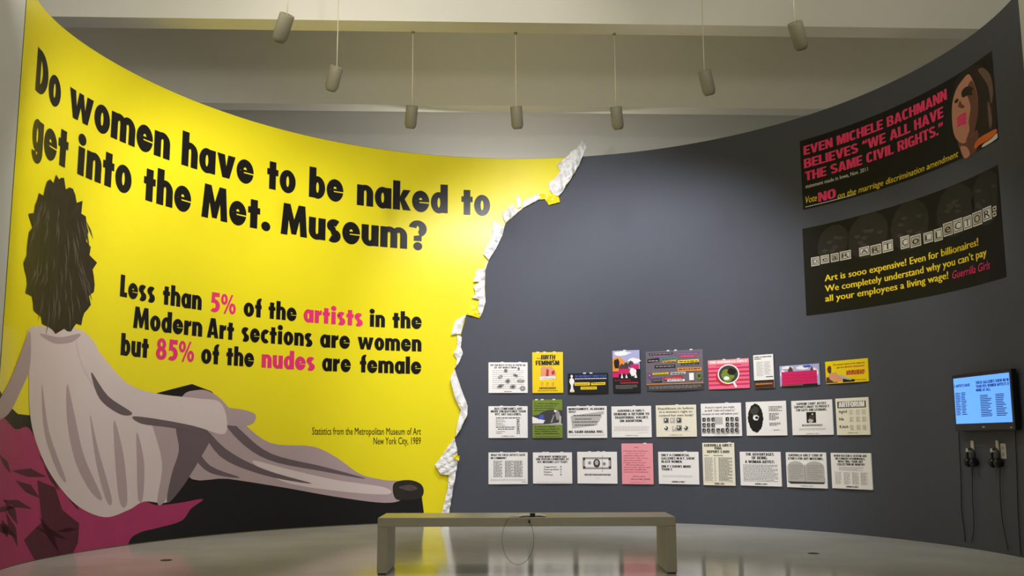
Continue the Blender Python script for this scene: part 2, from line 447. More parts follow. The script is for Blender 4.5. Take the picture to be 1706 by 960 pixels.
CP = {
    'A': (.70, pg((0, 0), (.21, 0), (.35, .74), (.49, 0), (.70, 0), (.46, 1), (.24, 1)) + rect(.18, .17, .52, .33)),
    'B': (.62, rect(0, 0, _T, 1) + sring(.3, .74, .29, .26, _T - .02, .15, -90, 90) + sring(.3, .27, .32, .27, _T, .15, -90, 90) + rect(.1, 0, .32, .15) + rect(.1, .85, .32, 1) + rect(.1, .44, .32, .58)),
    'C': (.61, sring(.31, .5, .31, .51, _T, _B, 42, 318)),
    'D': (.63, rect(0, 0, _T, 1) + sring(.3, .5, .33, .5, _T, _B, -90, 90) + rect(.1, 0, .32, _B) + rect(.1, 1 - _B, .32, 1)),
    'E': (.53, rect(0, 0, _T, 1) + rect(0, 0, .53, _B) + rect(0, 1 - _B, .53, 1) + rect(0, .42, .49, .58)),
    'F': (.51, rect(0, 0, _T, 1) + rect(0, 1 - _B, .51, 1) + rect(0, .41, .47, .57)),
    'G': (.63, sring(.31, .5, .31, .51, _T, _B, 40, 330) + rect(.33, .35, .62, .52) + rect(.45, 0, .62, .45)),
    'H': (.63, rect(0, 0, _T, 1) + rect(.43, 0, .63, 1) + rect(.1, .42, .5, .59)),
    'I': (.21, rect(0, 0, .21, 1)),
    'J': (.5, rect(.3, .25, .5, 1) + sring(.25, .3, .25, .31, _T, _B, 180, 360)),
    'K': (.66, rect(0, 0, _T, 1) + pg((.19, .36), (.19, .62), (.42, 1), (.65, 1), (.4, .6), (.67, 0), (.44, 0), (.28, .44))),
    'L': (.51, rect(0, 0, _T, 1) + rect(0, 0, .51, _B)),
    'M': (.80, rect(0, 0, .19, 1) + rect(.61, 0, .80, 1) + pg((.1, 1), (.27, 1), (.40, .42), (.53, 1), (.70, 1), (.48, 0), (.32, 0))),
    'N': (.64, rect(0, 0, .19, 1) + rect(.45, 0, .64, 1) + pg((.0, 1), (.2, 1), (.64, 0), (.44, 0))),
    'O': (.64, sring(.32, .5, .32, .51, _T, _B)),
    'P': (.59, rect(0, 0, _T, 1) + sring(.29, .68, .30, .32, _T, .15, -90, 90) + rect(.1, .85, .31, 1) + rect(.1, .36, .31, .51)),
    'Q': (.64, sring(.32, .5, .32, .51, _T, _B) + pg((.34, .2), (.46, .28), (.68, -.04), (.54, -.1))),
    'R': (.63, rect(0, 0, _T, 1) + sring(.3, .71, .31, .29, _T, .15, -90, 90) + rect(.1, .85, .32, 1) + rect(.1, .42, .32, .57) + pg((.26, .45), (.47, .45), (.64, 0), (.42, 0))),
    'S': (.62, caps_s()),
    'T': (.56, rect(.18, 0, .38, 1) + rect(0, 1 - _B, .56, 1)),
    'U': (.63, rect(0, .28, _T, 1) + rect(.43, .28, .63, 1) + sring(.315, .32, .315, .33, _T, _B, 180, 360)),
    'V': (.68, pg((0, 1), (.21, 1), (.34, .28), (.47, 1), (.68, 1), (.45, 0), (.23, 0))),
    'W': (.98, pg((0, 1), (.2, 1), (.28, .3), (.40, 1), (.58, 1), (.70, .3), (.78, 1), (.98, 1), (.81, 0), (.60, 0), (.49, .62), (.38, 0), (.17, 0))),
    'X': (.66, pg((0, 0), (.22, 0), (.66, 1), (.44, 1)) + pg((0, 1), (.22, 1), (.66, 0), (.44, 0))),
    'Y': (.66, pg((0, 1), (.22, 1), (.33, .62), (.44, 1), (.66, 1), (.43, .42), (.23, .42)) + rect(.23, 0, .43, .45)),
    'Z': (.56, rect(0, 0, .56, _B) + rect(0, 1 - _B, .56, 1) + pg((0, .1), (.22, .1), (.56, .9), (.34, .9))),
    '0': (.58, sring(.29, .5, .29, .51, .18, _B)), '1': (.36, rect(.14, 0, .34, 1) + pg((0, .72), (.2, .78), (.2, 1), (.14, .88), (0, .84))),
    '4': (.6, rect(.34, 0, .53, 1) + rect(0, .2, .6, .35) + pg((0, .22), (.18, .22), (.5, 1), (.34, 1))),
    '5': (.56, rect(.08, .84, .52, 1) + pg((.08, 1), (.26, 1), (.24, .55), (.05, .48)) + sring(.26, .33, .3, .34, .19, .16, -140, 125)),
    '6': (.58, sring(.29, .32, .29, .33, .18, .15) + sring(.29, .5, .29, .51, .18, _B, 50, 200)), '9': (.58, sring(.29, .68, .29, .33, .18, .15) + sring(.29, .5, .29, .51, .18, _B, 230, 380)),
    '8': (.58, sring(.29, .74, .26, .27, .16, .14) + sring(.29, .28, .29, .29, .18, .15)),
    '.': (.2, rect(0, 0, .2, .2)), ',': (.2, rect(0, 0, .2, .2) + pg((.08, .02), (.2, .02), (.1, -.16), (.02, -.16))),
    ':': (.2, rect(0, .08, .2, .27) + rect(0, .52, .2, .71)), '-': (.34, rect(0, .32, .34, .48)), '!': (.2, rect(0, 0, .2, .19) + rect(0, .28, .2, 1)),
    '?': (.54, sring(.27, .72, .27, .29, .18, .15, -70, 170) + rect(.19, .26, .37, .5) + rect(.18, 0, .38, .19)),
    '&': (.7, sring(.3, .74, .22, .27, .14, .13) + sring(.28, .28, .28, .29, .17, .15) + pg((.3, .5), (.48, .5), (.74, 0), (.5, 0))),
    '\u2019': (.18, pg((0, .74), (.1, .62), (.17, .78), (.17, 1), (0, 1), (0, .84))), '\u201c': (.42, pg((0, .66), (.17, .66), (.17, .84), (.17, 1), (.08, 1), (0, .82)) + pg((.24, .66), (.41, .66), (.41, 1), (.32, 1), (.24, .82))),
    '\u201d': (.42, pg((0, .82), (0, 1), (.17, 1), (.17, .82), (.08, .64), (.0, .64)) + pg((.24, .82), (.24, 1), (.41, 1), (.41, .82), (.32, .64), (.24, .64))),
    '%': (.9, sring(.2, .76, .2, .24, .12, .11) + sring(.7, .24, .2, .24, .12, .11) + pg((.18, 0), (.3, 0), (.72, 1), (.6, 1))),
    ' ': (.26, []),
}
def caps(text):
    x = 0; out = []
    for ch in text:
        w, P = CP[ch]
        for q in [[(a + dx, b) for a, b in q] for dx in (-.022, .022) for q in P]:
            q = [(a + x, b) for a, b in q]
            out += tris(q) if len(q) > 4 else ([q] if area2(q) > 1e-9 else [q[::-1]] if area2(q) < -1e-9 else [])
        x += w + .075
    return [[(a * CAP, b * CAP) for a, b in q] for q in out], (x - .075) * CAP
def heavy(word, gap=.07):
    """polygons of a word with x-height 1, and its width"""
    x = 0; out = []
    for ch in word:
        w, P = GL[ch]
        out += [[(a + x, b) for a, b in p] for p in P]
        x += w + gap
    return out, x - gap

# plain letters from the built-in face -------------------------------
_tc = {}
def plain(text, bold=0.0, shear=0.0):
    key = (text, bold, shear)
    if key in _tc: return _tc[key]
    if bold >= .015 and all(c in CP for c in text):
        Q, w = caps(text)
        _tc[key] = ([[(a + shear * b, b) for a, b in q] for q in Q], w)
        return _tc[key]
    cu = bpy.data.curves.new('t', 'FONT'); cu.body = text; cu.size = 1; cu.resolution_u = 2; cu.shear = shear
    cu.fill_mode = 'FRONT'
    o = bpy.data.objects.new('t', cu); COL.objects.link(o)
    dg = bpy.context.evaluated_depsgraph_get()
    ev = o.evaluated_get(dg); me = ev.to_mesh()
    V = [(v.co.x, v.co.y) for v in me.vertices]
    P = []
    for p in me.polygons:
        q = [V[i] for i in p.vertices]
        a = area2(q)
        if abs(a) > 1e-9: P.append(q if a > 0 else q[::-1])
    ev.to_mesh_clear()
    bpy.data.objects.remove(o); bpy.data.curves.remove(cu)
    xs = [a for q in P for a, _ in q] or [0, 1]
    x0, x1 = min(xs), max(xs)
    dup = (0,) if bold <= 0 else (-bold, bold) if bold < .012 else (-bold, 0, bold)
    _tc[key] = ([[(a - x0 + d, b) for a, b in q] for d in dup for q in P], x1 - x0)
    return _tc[key]

# ================================================================ THE SETTING
def curved_wall():
    V = []; F = []
    ks = [S_LEFT] + [k * STEP for k in range(math.ceil(S_LEFT / STEP), math.floor(S_RIGHT / STEP) + 1)] + [S_RIGHT]
    for s in ks:
        for z, off in ((0, 0), (WALL_TOP, 0), (WALL_TOP, -.14), (0, -.14)):
            V.append(wall_lin(s, z, off))
    n = len(ks)
    for i in range(n - 1):
        for k in range(4):
            F.append((i * 4 + k, (i + 1) * 4 + k, (i + 1) * 4 + (k + 1) % 4, i * 4 + (k + 1) % 4))
    F = [f[::1] for f in F]
    F.append((0, 1, 2, 3)); F.append(tuple((n - 1) * 4 + k for k in (3, 2, 1, 0)))
    o = link_mesh('wall_back', V, F, GREY_WALL)
    tag(o, kind='structure')
curved_wall()

(pl, tl), (pr, tr) = plan_at(S_LEFT), plan_at(S_RIGHT)
mb = MB(); mb.box((pl[0] - .2, -4, 0), (pl[0] - .002, pl[1], WALL_TOP + .0), PALE_WALL)
tag(mb.build('wall_left'), kind='structure')
mb = MB(); mb.box((pr[0] + .002, -4, 0), (pr[0] + .2, pr[1], WALL_TOP), PALE_WALL)
tag(mb.build('wall_right'), kind='structure')
mb = MB(); mb.box((-12, -4, -.2), (12, 18, 0), FLOOR)
tag(mb.build('floor'), kind='structure')
YAW = 0.042
def yawed(x, y, z): return (x, y + YAW * x, z)
mb = MB(); mb.box((-12, 16.4, 0), (12, 16.6, 7.6), PALE_WALL, yawed)
tag(mb.build('wall_far'), kind='structure')
mb = MB(); mb.box((-12, -4, 7.6), (12, 17.2, 7.8), CEILING)
tag(mb.build('ceiling'), kind='structure')
BEAM_Z = 6.0
mb = MB(); mb.box((-12, 11.43, BEAM_Z), (12, 11.745, 7.62), CEILING, yawed)
tag(mb.build('trim_1'), kind='structure')
mb = MB(); mb.box((-12, 14.44, BEAM_Z), (12, 14.755, 7.62), CEILING, yawed)
tag(mb.build('trim_2'), kind='structure')

# ================================================================ THE TORN PAPER MURAL
def P(lst, off=0.003): return [px(x, y, off) for x, y in lst]
tear = [(972, 234.9), (976.6, 244.8), (972, 259), (964, 276.6), (952, 298), (937.7, 319), (931.3, 328), (933, 336.8), (914.7, 342), (907.6, 331.5),
        (897, 333), (872, 345.7), (861.6, 356.3), (842, 373), (835, 390), (826, 414.7), (813.8, 434), (808.5, 450), (807.8, 482), (809, 503), (803, 524.4),
        (798.6, 530.8), (776.6, 524.4), (773, 538.6), (767.8, 558), (767.5, 578), (771, 589), (765.7, 602), (757, 615), (767.5, 647.6), (779, 676.8), (777.7, 691),
        (765.7, 717), (757, 729.6), (762, 757), (762, 771.5), (754.7, 811.6), (745.6, 850)]
tear_sz = P(tear)
# the sheet stops at the wall's top edge; the uppermost flap stands above it
def cut_top(lst, z=WALL_TOP - .004): return clip(lst, 1, z, True)
sheet = [(S_LEFT + .005, .006)] + [(tear_sz[-1][0] - .045, .006)] + tear_sz[::-1] + [(tear_sz[0][0] - .02, WALL_TOP + .3), (S_LEFT + .005, WALL_TOP + .3)]
mural = thing('paper_mural', W(-4.5, 0, 0), 'huge yellow paper mural with torn white edge and black lettering on the curved wall', 'mural')
mb = MB()
pieces = []
for t in tris(sheet):
    q = cut_top(t)
    if len(q) > 2: pieces.append(q)
wall_flat(mb, pieces, .003, YELLOW)
mb.build('yellow_sheet', mural, True)

def mural_words(rows, xh, m, off=.006, label=None):
    for word, s0, s1, z in rows:
        mb = MB()
        Q, w = heavy(word); k = (s1 - s0) / w
        for n_, p in enumerate(Q):
            p = [(s0 + a * k, z + b * xh) for a, b in p]
            wall_flat(mb, tris(p) if len(p) > 4 else [p if area2(p) > 0 else p[::-1]], off + .00003 * (n_ % 31), m)
        o = mb.build('printed_word', mural, True)
        if label: o['label'] = label
XH = .303
mural_words([('Do', -8.055, -7.464, 4.452), ('women', -7.291, -5.50, 4.452), ('have', -5.302, -4.116, 4.452), ('to', -3.898, -3.44, 4.452), ('be', -3.229, -2.692, 4.452),
             ('naked', -2.481, -1.10, 4.442), ('to', -.895, -.465, 4.432),
             ('get', -8.045, -7.254, 3.89), ('into', -7.075, -6.114, 3.89), ('the', -5.906, -5.113, 3.885), ('Met.', -4.935, -3.82, 3.88), ('Museum?', -3.655, -1.409, 3.873)], XH, INK)
XB = .173
B1, B2, B3 = 2.718, 2.393, 2.072
mural_words([('Less', -6.205, -5.629, B1), ('than', -5.5, -4.869, B1), ('of', -4.198, -3.915, B1), ('the', -3.806, -3.368, B1), ('in', -2.256, -2.022, B1), ('the', -1.91, -1.475, B1),
             ('Modern', -5.961, -4.842, B2), ('Art', -4.766, -4.338, B2), ('sections', -4.215, -3.113, B2), ('are', -2.997, -2.543, B2), ('women', -2.429, -1.475, B2),
             ('but', -6.143, -5.69, B3), ('of', -4.843, -4.56, B3), ('the', -4.443, -4.006, B3), ('are', -2.957, -2.523, B3), ('female', -2.387, -1.475, B3)], XB, INK)
mural_words([('5%', -4.734, -4.323, B1), ('artists', -3.26, -2.356, B1), ('85%', -5.569, -4.955, B3), ('nudes', -3.888, -3.067, B3)], XB, PINK_INK, .006, 'magenta printed word')

def wall_text(mb, text, s0, s1, z, cap, m, off, bold=0.0, shear=0.0):
    Q, w = plain(text, bold, shear); k = (s1 - s0) / w; h = cap / CAP
    wall_flat(mb, [[(s0 + a * k, z + b * h) for a, b in p] for p in Q], off, m, .00002)
mb = MB()
wall_text(mb, 'Statistics from the Metropolitan Museum of Art', -3.082, -1.471, 1.215, .098, INK, .006, .004)
wall_text(mb, 'New York City, 1989', -2.164, -1.471, 1.083, .098, INK, .006, .004)
mb.build('source_note', mural)

# the picture printed along the foot of the mural: a plain reclining figure in a long pale robe
PRINT_BLACK = mat('print_black', (22, 21, 24), .5, .3, .05, 8)
PRINT_CLOTH = mat('print_magenta_cloth', (170, 55, 104), .5, .3, .12, 5)
PRINT_CLOTH_DK = mat('print_magenta_cloth_fold', (84, 28, 50), .5, .3, .2, 9)
PRINT_PALE = mat('print_pale_robe', (214, 198, 200), .5, .3, .04, 2)
PRINT_MID = mat('print_grey_robe', (176, 156, 162), .5, .3, .05, 2)
PRINT_DARK = mat('print_mauve_robe', (104, 90, 98), .5, .3, .06, 3)
PRINT_HAIR = mat('print_dark_hair', (44, 38, 34), .5, .3, .5, 9)
PRINT_STRAND = mat('print_hair_strand', (86, 76, 70), .5, .3, .3, 12)

def smooth_px(pts, n=5):
    out = []; N = len(pts)
    for i in range(N):
        p0, p1, p2, p3 = (np.array(pts[(i + k - 1) % N], float) for k in range(4))
        for j in range(n):
            t = j / n
            out.append(tuple(.5 * ((2 * p1) + (p2 - p0) * t + (2 * p0 - 5 * p1 + 4 * p2 - p3) * t * t + (3 * p1 - p0 - 3 * p2 + p3) * t ** 3)))
    return out
S_MAX = [99.0]
def printed(mb, pts, off, m, smooth=True, zmin=.008, zmax=WALL_TOP):
    q = P(smooth_px(pts) if smooth else pts, off)
    q = [(min(S_MAX[0], max(S_LEFT + .006, a)), b) for a, b in q]
    pcs = []
    for t in tris(q):
        c = clip(t, 1, zmin, False)
        if len(c) > 2: c = clip(c, 1, zmax, True)
        if len(c) > 2: pcs.append(c)
    wall_flat(mb, pcs, off, m)

mb = MB()
printed(mb, [(-30, 960), (-30, 640), (30, 690), (150, 700), (262, 655), (320, 640), (352, 652), (392, 690), (440, 745), (520, 790), (620, 812), (690, 806), (702, 812), (703, 830), (706, 853), (706, 872), (706, 890), (400, 920)], .0045, PRINT_BLACK, False)
mb.build('printed_couch', mural)
mb = MB()
printed(mb, [(-30, 960), (-30, 700), (0, 692), (25, 715), (46, 712), (62, 738), (90, 800), (128, 842), (172, 862), (215, 848), (240, 836), (262, 842), (300, 838), (338, 832), (318, 848), (302, 868), (262, 880), (232, 888), (214, 905), (205, 960)], .0058, PRINT_CLOTH)
rr = random.Random(3)
for k in range(16):
    cx, cy = rr.uniform(0, 120), rr.uniform(770, 900)
    a = rr.uniform(-.3, 1.3); L = rr.uniform(14, 34); w = rr.uniform(4, 10)
    dx, dy = math.cos(a), math.sin(a)
    printed(mb, [(cx - dx * L, cy - dy * L), (cx + dy * w, cy - dx * w), (cx + dx * L, cy + dy * L), (cx - dy * w * .6, cy + dx * w * .6)], .0068, PRINT_CLOTH_DK, False)
printed(mb, [(62, 800), (92, 812), (104, 850), (132, 872), (130, 905), (120, 925), (60, 936), (40, 900), (70, 870)], .0068, PRINT_CLOTH_DK, False)
mb.build('printed_cloth', mural)
mb = MB()
# a long robe: shoulders, back and lap, its skirt running down over the legs to the hem
printed(mb, [(300, 672), (330, 650), (362, 660), (400, 700), (450, 738), (520, 744), (560, 762), (600, 790), (640, 800), (668, 804), (672, 830), (640, 838), (560, 828), (470, 812), (380, 798), (310, 790)], .0062, PRINT_MID)
printed(mb, [(420, 768), (480, 782), (560, 800), (640, 812), (644, 824), (560, 818), (470, 802)], .0068, PRINT_PALE)
for f in ([(352, 668), (400, 716), (452, 756), (540, 778), (610, 798), (540, 786), (446, 766), (390, 726)], [(330, 700), (376, 748), (440, 782), (520, 806), (440, 792), (366, 760)], [(322, 740), (350, 776), (400, 796), (350, 788), (322, 760)]):
    printed(mb, f, .0072, PRINT_DARK)
printed(mb, [(46, 552), (80, 544), (130, 548), (158, 572), (176, 612), (206, 652), (258, 684), (312, 700), (350, 722), (330, 770), (296, 822), (275, 838), (240, 836), (214, 850), (174, 862), (128, 842), (88, 796), (62, 742), (50, 690), (48, 620)], .0072, PRINT_PALE)
printed(mb, [(296, 706), (350, 722), (330, 770), (296, 822), (278, 836), (286, 790), (298, 750)], .008, PRINT_DARK)
printed(mb, [(252, 690), (298, 702), (298, 752), (286, 800), (274, 836), (262, 836), (270, 770)], .0079, PRINT_MID)
for f in ([(112, 640), (124, 690), (140, 760), (170, 830), (152, 820), (126, 770), (112, 700)], [(70, 640), (82, 720), (110, 800), (96, 786), (74, 720)], [(190, 700), (206, 760), (212, 836), (200, 838), (192, 770)], [(150, 690), (164, 750), (186, 830), (178, 836), (160, 770)], [(228, 720), (240, 770), (238, 830), (230, 830), (228, 770)], [(66, 556), (100, 562), (134, 556), (120, 570), (90, 572)]):
    printed(mb, f, .008, PRINT_MID)
# wide sleeves
printed(mb, [(50, 552), (34, 590), (16, 636), (-6, 676), (-10, 700), (14, 690), (36, 648), (50, 610)], .008, PRINT_MID)
printed(mb, [(128, 566), (150, 566), (176, 600), (214, 640), (262, 656), (330, 664), (366, 670), (378, 700), (372, 724), (330, 712), (272, 700), (222, 694), (180, 672), (150, 634), (134, 600)], .0088, PRINT_PALE)
printed(mb, [(222, 694), (272, 700), (330, 712), (340, 722), (280, 712), (236, 706)], .0094, PRINT_DARK)
printed(mb, [(152, 620), (180, 660), (220, 688), (200, 690), (166, 664)], .0094, PRINT_DARK)
printed(mb, [(364, 676), (384, 680), (410, 684), (426, 692), (420, 706), (396, 710), (370, 704)], .0082, PRINT_MID)
mb.build('printed_robe', mural)
mb = MB()
printed(mb, [(656, 806), (680, 800), (700, 806), (706, 818), (700, 830), (676, 834), (658, 830)], .0076, PRINT_HAIR)
printed(mb, [(664, 812), (684, 808), (696, 814), (682, 818)], .0082, PRINT_STRAND)
mb.build('printed_slipper', mural)
mb = MB()
hair = []
rr = random.Random(11)
for k in range(64):
    a = 2 * math.pi * k / 64
    sp = 1 + .06 * math.sin(k * 1.9) + (rr.uniform(.0, .1) if k % 2 else 0) * (1.6 if math.sin(a) < -.4 else .8)
    rx = 57 if math.sin(a) > 0 else 50
    hair.append((99 + rx * math.cos(a) * sp + (8 if math.cos(a) > 0 else 0) * math.sin(a), 425 + 126 * math.sin(a) * (sp if math.sin(a) < 0 else .5 + sp / 2)))
printed(mb, hair, .0095, PRINT_HAIR, False)
for k in range(54):
    x = rr.uniform(58, 144); y = rr.uniform(330, 500); L = rr.uniform(24, 60); b = (x - 100) * .3
    printed(mb, [(x, y), (x + 1.2 + b * .4 + 2, y + L * .5), (x + b, y + L), (x + b * .4 - 1.2 + 2, y + L * .5)], .0104, PRINT_STRAND, False)
mb.build('printed_hair', mural)

# torn strips curling off the right edge
def flap(pts, lift=.06, seed=0, m=WHITE_PAPER, cell=.03, base=.012):
    """a torn, folded strip: creased facets from a random fold field, lifted off the wall"""
    q = P(pts, .03)
    rr = random.Random(seed)
    cx = [(rr.uniform(min(a for a, _ in q), max(a for a, _ in q)), rr.uniform(min(b for _, b in q), max(b for _, b in q))) for _ in range(3)]
    folds = []
    for k in range(5):
        a = rr.uniform(0, math.pi); o_ = rr.choice(q)
        folds.append((math.cos(a), math.sin(a), o_[0], o_[1], rr.uniform(.06, .16), rr.uniform(0, 1)))
    def crease(a, b):
        v = 0
        for c_, s_, ox, oy, per, ph in folds:
            t = ((a - ox) * c_ + (b - oy) * s_) / per + ph
            v += abs((t % 1.0) * 2 - 1)
        return v / len(folds)
    jit = {}
    def dist(a):
        best = 9
        for i in range(len(q)):
            p0, p1 = q[i], q[(i + 1) % len(q)]
            dx, dy = p1[0] - p0[0], p1[1] - p0[1]; L = dx * dx + dy * dy
            t = max(0, min(1, ((a[0] - p0[0]) * dx + (a[1] - p0[1]) * dy) / L)) if L else 0
            best = min(best, math.hypot(a[0] - p0[0] - t * dx, a[1] - p0[1] - t * dy))
        return best
    V = []; F = []; idx = {}
    for t in tris(q):
        for a in slices(t, 0, cell):
            for b in slices(a, 1, cell):
                f = []
                for c in b:
                    k = (round(c[0], 4), round(c[1], 4))
                    if k not in idx:
                        idx[k] = len(V)
                        d = min(1, dist(c) / .06)
                        off = base + lift * (.3 + .3 * d) + lift * 1.5 * (crease(c[0], c[1]) - .3) + rr.uniform(-.003, .003)
                        V.append(W(c[0], c[1], max(.008, off)))
                    if not f or f[-1] != idx[k]: f.append(idx[k])
                if len(f) > 2 and f[0] == f[-1]: f = f[:-1]
                if len(set(f)) == len(f) and len(f) > 2: F.append(tuple(f))
    o = link_mesh('torn_strip', V, F, m, mural)
    md = o.modifiers.new('thickness', 'SOLIDIFY'); md.thickness = .0015; md.offset = 1
    return o
flap([(972, 235), (977, 246), (971, 262), (963, 279), (952, 298), (938, 319), (931, 328), (924, 326), (916, 318), (914, 306), (926, 298), (934, 285), (927, 275), (945, 262), (960, 248)], .09, 1)
flap([(931, 328), (933, 337), (914.7, 342), (910, 334), (914, 326), (922, 322)], .05, 2, YELLOW)
flap([(836.8, 356), (854.5, 340), (857, 348), (869, 349), (842, 372), (838.6, 365)], .06, 3)
flap([(859.8, 326), (866.9, 329), (868, 345), (862, 348)], .05, 4)
flap([(870, 337), (897, 322.7), (901, 331), (872, 346.7)], .06, 5)
flap([(897, 323), (908, 324), (908, 332), (900, 333)], .04, 6, YELLOW)
flap([(822.7, 367), (828, 372), (840, 379), (836.8, 393), (826, 415), (813.8, 434), (805, 423.5), (810, 411), (817, 400.5), (821, 379)], .06, 7)
flap([(814, 435), (812, 440), (808.7, 450), (807.5, 446), (810, 438)], .02, 8)
flap([(794, 450), (808.5, 448), (806.7, 482), (808.5, 503), (803, 521), (799.6, 528), (796, 514), (798, 499.6), (785.5, 496), (792.6, 491), (789, 478), (799, 470), (788, 470)], .06, 9)
flap([(796, 514), (799.6, 530), (777, 524), (782, 516), (790, 506)], .03, 10, YELLOW)
flap([(776.6, 524.4), (771, 538), (767.5, 556.5), (751, 558), (754.7, 545.5), (758.4, 534.6)], .055, 11)
flap([(762, 558), (769, 562), (767.5, 578), (771, 589), (765.7, 602), (758.4, 613), (761, 598), (754.7, 589), (761, 580)], .05, 12)
flap([(756.6, 615.5), (767.5, 647.6), (779, 676.8), (777.7, 691), (765.7, 717), (758.4, 728), (762, 702), (767.5, 684), (756.6, 662), (749, 633)], .075, 13)
flap([(757, 729.6), (762, 757), (762, 771.5), (754.7, 811.6), (745.6, 868), (731, 868), (740, 835), (745.6, 811.6), (747.4, 791.6), (733, 790), (723.7, 775), (734.7, 760.6), (744, 746)], .075, 14)
flap([(756, 757), (764, 760), (763, 768), (753, 763)], .10, 15, YELLOW, base=.05)

# ================================================================ TWO LARGE WALL POSTERS
def wall_poster_base(name, corners, label):
    c = [px(x, y, .003) for x, y in corners]
    s0 = (c[0][0] + c[3][0]) / 2; s1 = (c[1][0] + c[2][0]) / 2
    z1 = (c[0][1] + c[1][1]) / 2; z0 = (c[2][1] + c[3][1]) / 2
    t = thing(name, W((s0 + s1) / 2, z0, 0), label, 'poster')
    return t, s0, s1, z0, z1
BANNER = mat('black_banner_print', (11, 11, 12), .45, .25, .08, 6)
RED_PINK = mat('crimson_pink_ink', (244, 62, 118), .5, .3, .05, 20)
YEL_INK = mat('yellow_ink', (246, 216, 44), .5, .3, .05, 20)
WHITE_INK = mat('white_ink', (226, 224, 218), .5, .3, .04, 20)
def sz_rect(mb, s0, z0, s1, z1, off, m): wall_flat(mb, [[(s0, z0), (s1, z0), (s1, z1), (s0, z1)]], off, m)
def line_px(par, text, a, b, cap, m, off=.006, bold=.02, shear=0.0, name='printed_word'):
    """one line of a poster's text, each word a part"""
    p0, p1 = px(*a, off), px(*b, off)
    z = (p0[1] + p1[1]) / 2
    Q, w = plain(text, bold, shear); k = (p1[0] - p0[0]) / w; h = cap / CAP
    ext = sorted((min(c for c, _ in q), max(c for c, _ in q), i) for i, q in enumerate(Q))
    groups = []; end = None
    for lo, hi, i in ext:
        if end is None or lo - end > .15: groups.append([]); end = hi
        groups[-1].append(i); end = max(end, hi)
    for g in groups:
        mb = MB()
        wall_flat(mb, [[(p0[0] + c * k, z + d * h) for c, d in Q[i]] for i in sorted(g)], off, m, .00002)
        mb.build(name, par)

t, s0, s1, z0, z1 = wall_poster_base('wall_poster', [(1333, 232), (1653, 88), (1663, 235), (1337, 348)], 'upper of two large black wall posters, crimson capitals beside a portrait of a dark-haired person')
mb = MB(); sz_rect(mb, s0, z0, s1, z1, .003, BANNER); mb.build('printed_sheet', t, True)
line_px(t, 'EVEN MICHELE BACHMANN', (1339.4, 257.5), (1577.8, 167), .122, RED_PINK)
line_px(t, 'BELIEVES \u201cWE ALL HAVE', (1340, 279), (1572, 197), .122, RED_PINK)
line_px(t, 'THE SAME CIVIL RIGHTS.\u201d', (1342, 300.6), (1572, 222), .122, RED_PINK)
line_px(t, 'statement made in Iowa, Nov. 2011', (1342, 313), (1446, 285.6), .05, WHITE_INK, bold=.01)
line_px(t, 'Vote', (1342.5, 339.4), (1361, 334), .09, YEL_INK, bold=.012, shear=.25)
line_px(t, 'NO', (1363.8, 337), (1392.5, 329), .12, RED_PINK)
line_px(t, 'on the marriage discrimination amendment', (1395.6, 328.8), (1597, 263.5), .075, YEL_INK, bold=.01, shear=.25)
a, b = px(1342, 345.5, .006), px(1426, 326, .006)
mb = MB(); sz_rect(mb, a[0], a[1], b[0], a[1] + .008, .006, WHITE_INK); mb.build('underline', t)
SKIN = mat('print_skin', (200, 140, 118), .5, .3, .06, 6)
SKIN_DK = mat('print_skin_deep', (112, 70, 58), .5, .3, .08, 6)
HAIRB = mat('print_brown_hair', (40, 28, 24), .5, .3, .3, 10)
HAIRL = mat('print_hair_light', (112, 88, 76), .5, .3, .2, 10)
ORANGE = mat('print_orange', (230, 110, 40), .5, .3, .1, 10)
mb = MB()
def pp(pts, off, m, sm=True): printed(mb, pts, off, m, sm)
S_MAX[0] = s1 - .004
cc = lambda L: [(1320 + x / 3.2, 70 + y / 3.2) for x, y in L]
pp(cc([(862, 300), (868, 220), (900, 170), (950, 132), (1000, 124), (1050, 160), (1076, 230), (1084, 330), (1088, 430), (1080, 490), (1020, 520), (990, 560), (940, 600), (900, 560), (866, 480), (848, 400)]), .0045, HAIRB)
pp(cc([(884, 530), (930, 520), (985, 470), (990, 560), (956, 606), (918, 620), (900, 590)]), .0052, SKIN_DK)
pp(cc([(918, 620), (896, 560), (930, 560), (946, 600)]), .0056, SKIN)
pp(cc([(938, 172), (960, 200), (984, 270), (990, 360), (978, 450), (952, 510), (915, 540), (884, 528), (862, 490), (852, 420), (853, 330), (872, 258), (905, 205)]), .0058, SKIN)
pp(cc([(955, 205), (982, 270), (989, 360), (978, 450), (950, 512), (925, 530), (944, 470), (940, 420), (950, 350), (938, 300), (926, 262)]), .0064, SKIN_DK)
pp(cc([(908, 296), (902, 268), (918, 244), (944, 236), (966, 250), (956, 262), (960, 282), (936, 284)]), .007, HAIRB)
pp(cc([(864, 322), (872, 306), (886, 304), (884, 316), (874, 326)]), .007, HAIRB)
pp(cc([(884, 342), (894, 312), (904, 330), (920, 344), (908, 354), (894, 350)]), .007, SKIN_DK)
for k in range(3):
    printed(mb, cc([(876 + k, 408 + k * 20), (890, 392 + k * 20), (918, 374 + k * 22), (930, 382 + k * 22), (926, 396 + k * 22), (898, 404 + k * 20), (880, 420 + k * 18)]), .0074, PINK_INK, False)
pp(cc([(990, 150), (1020, 140), (1056, 180), (1070, 260), (1060, 330), (1044, 240), (1016, 190)]), .0056, HAIRL)
pp(cc([(1040, 330), (1052, 330), (1066, 420), (1052, 460)]), .0056, HAIRL)
pp(cc([(975, 540), (1000, 510), (1040, 486), (1084, 464), (1090, 480), (1050, 520), (1000, 548), (972, 570)]), .0078, ORANGE)
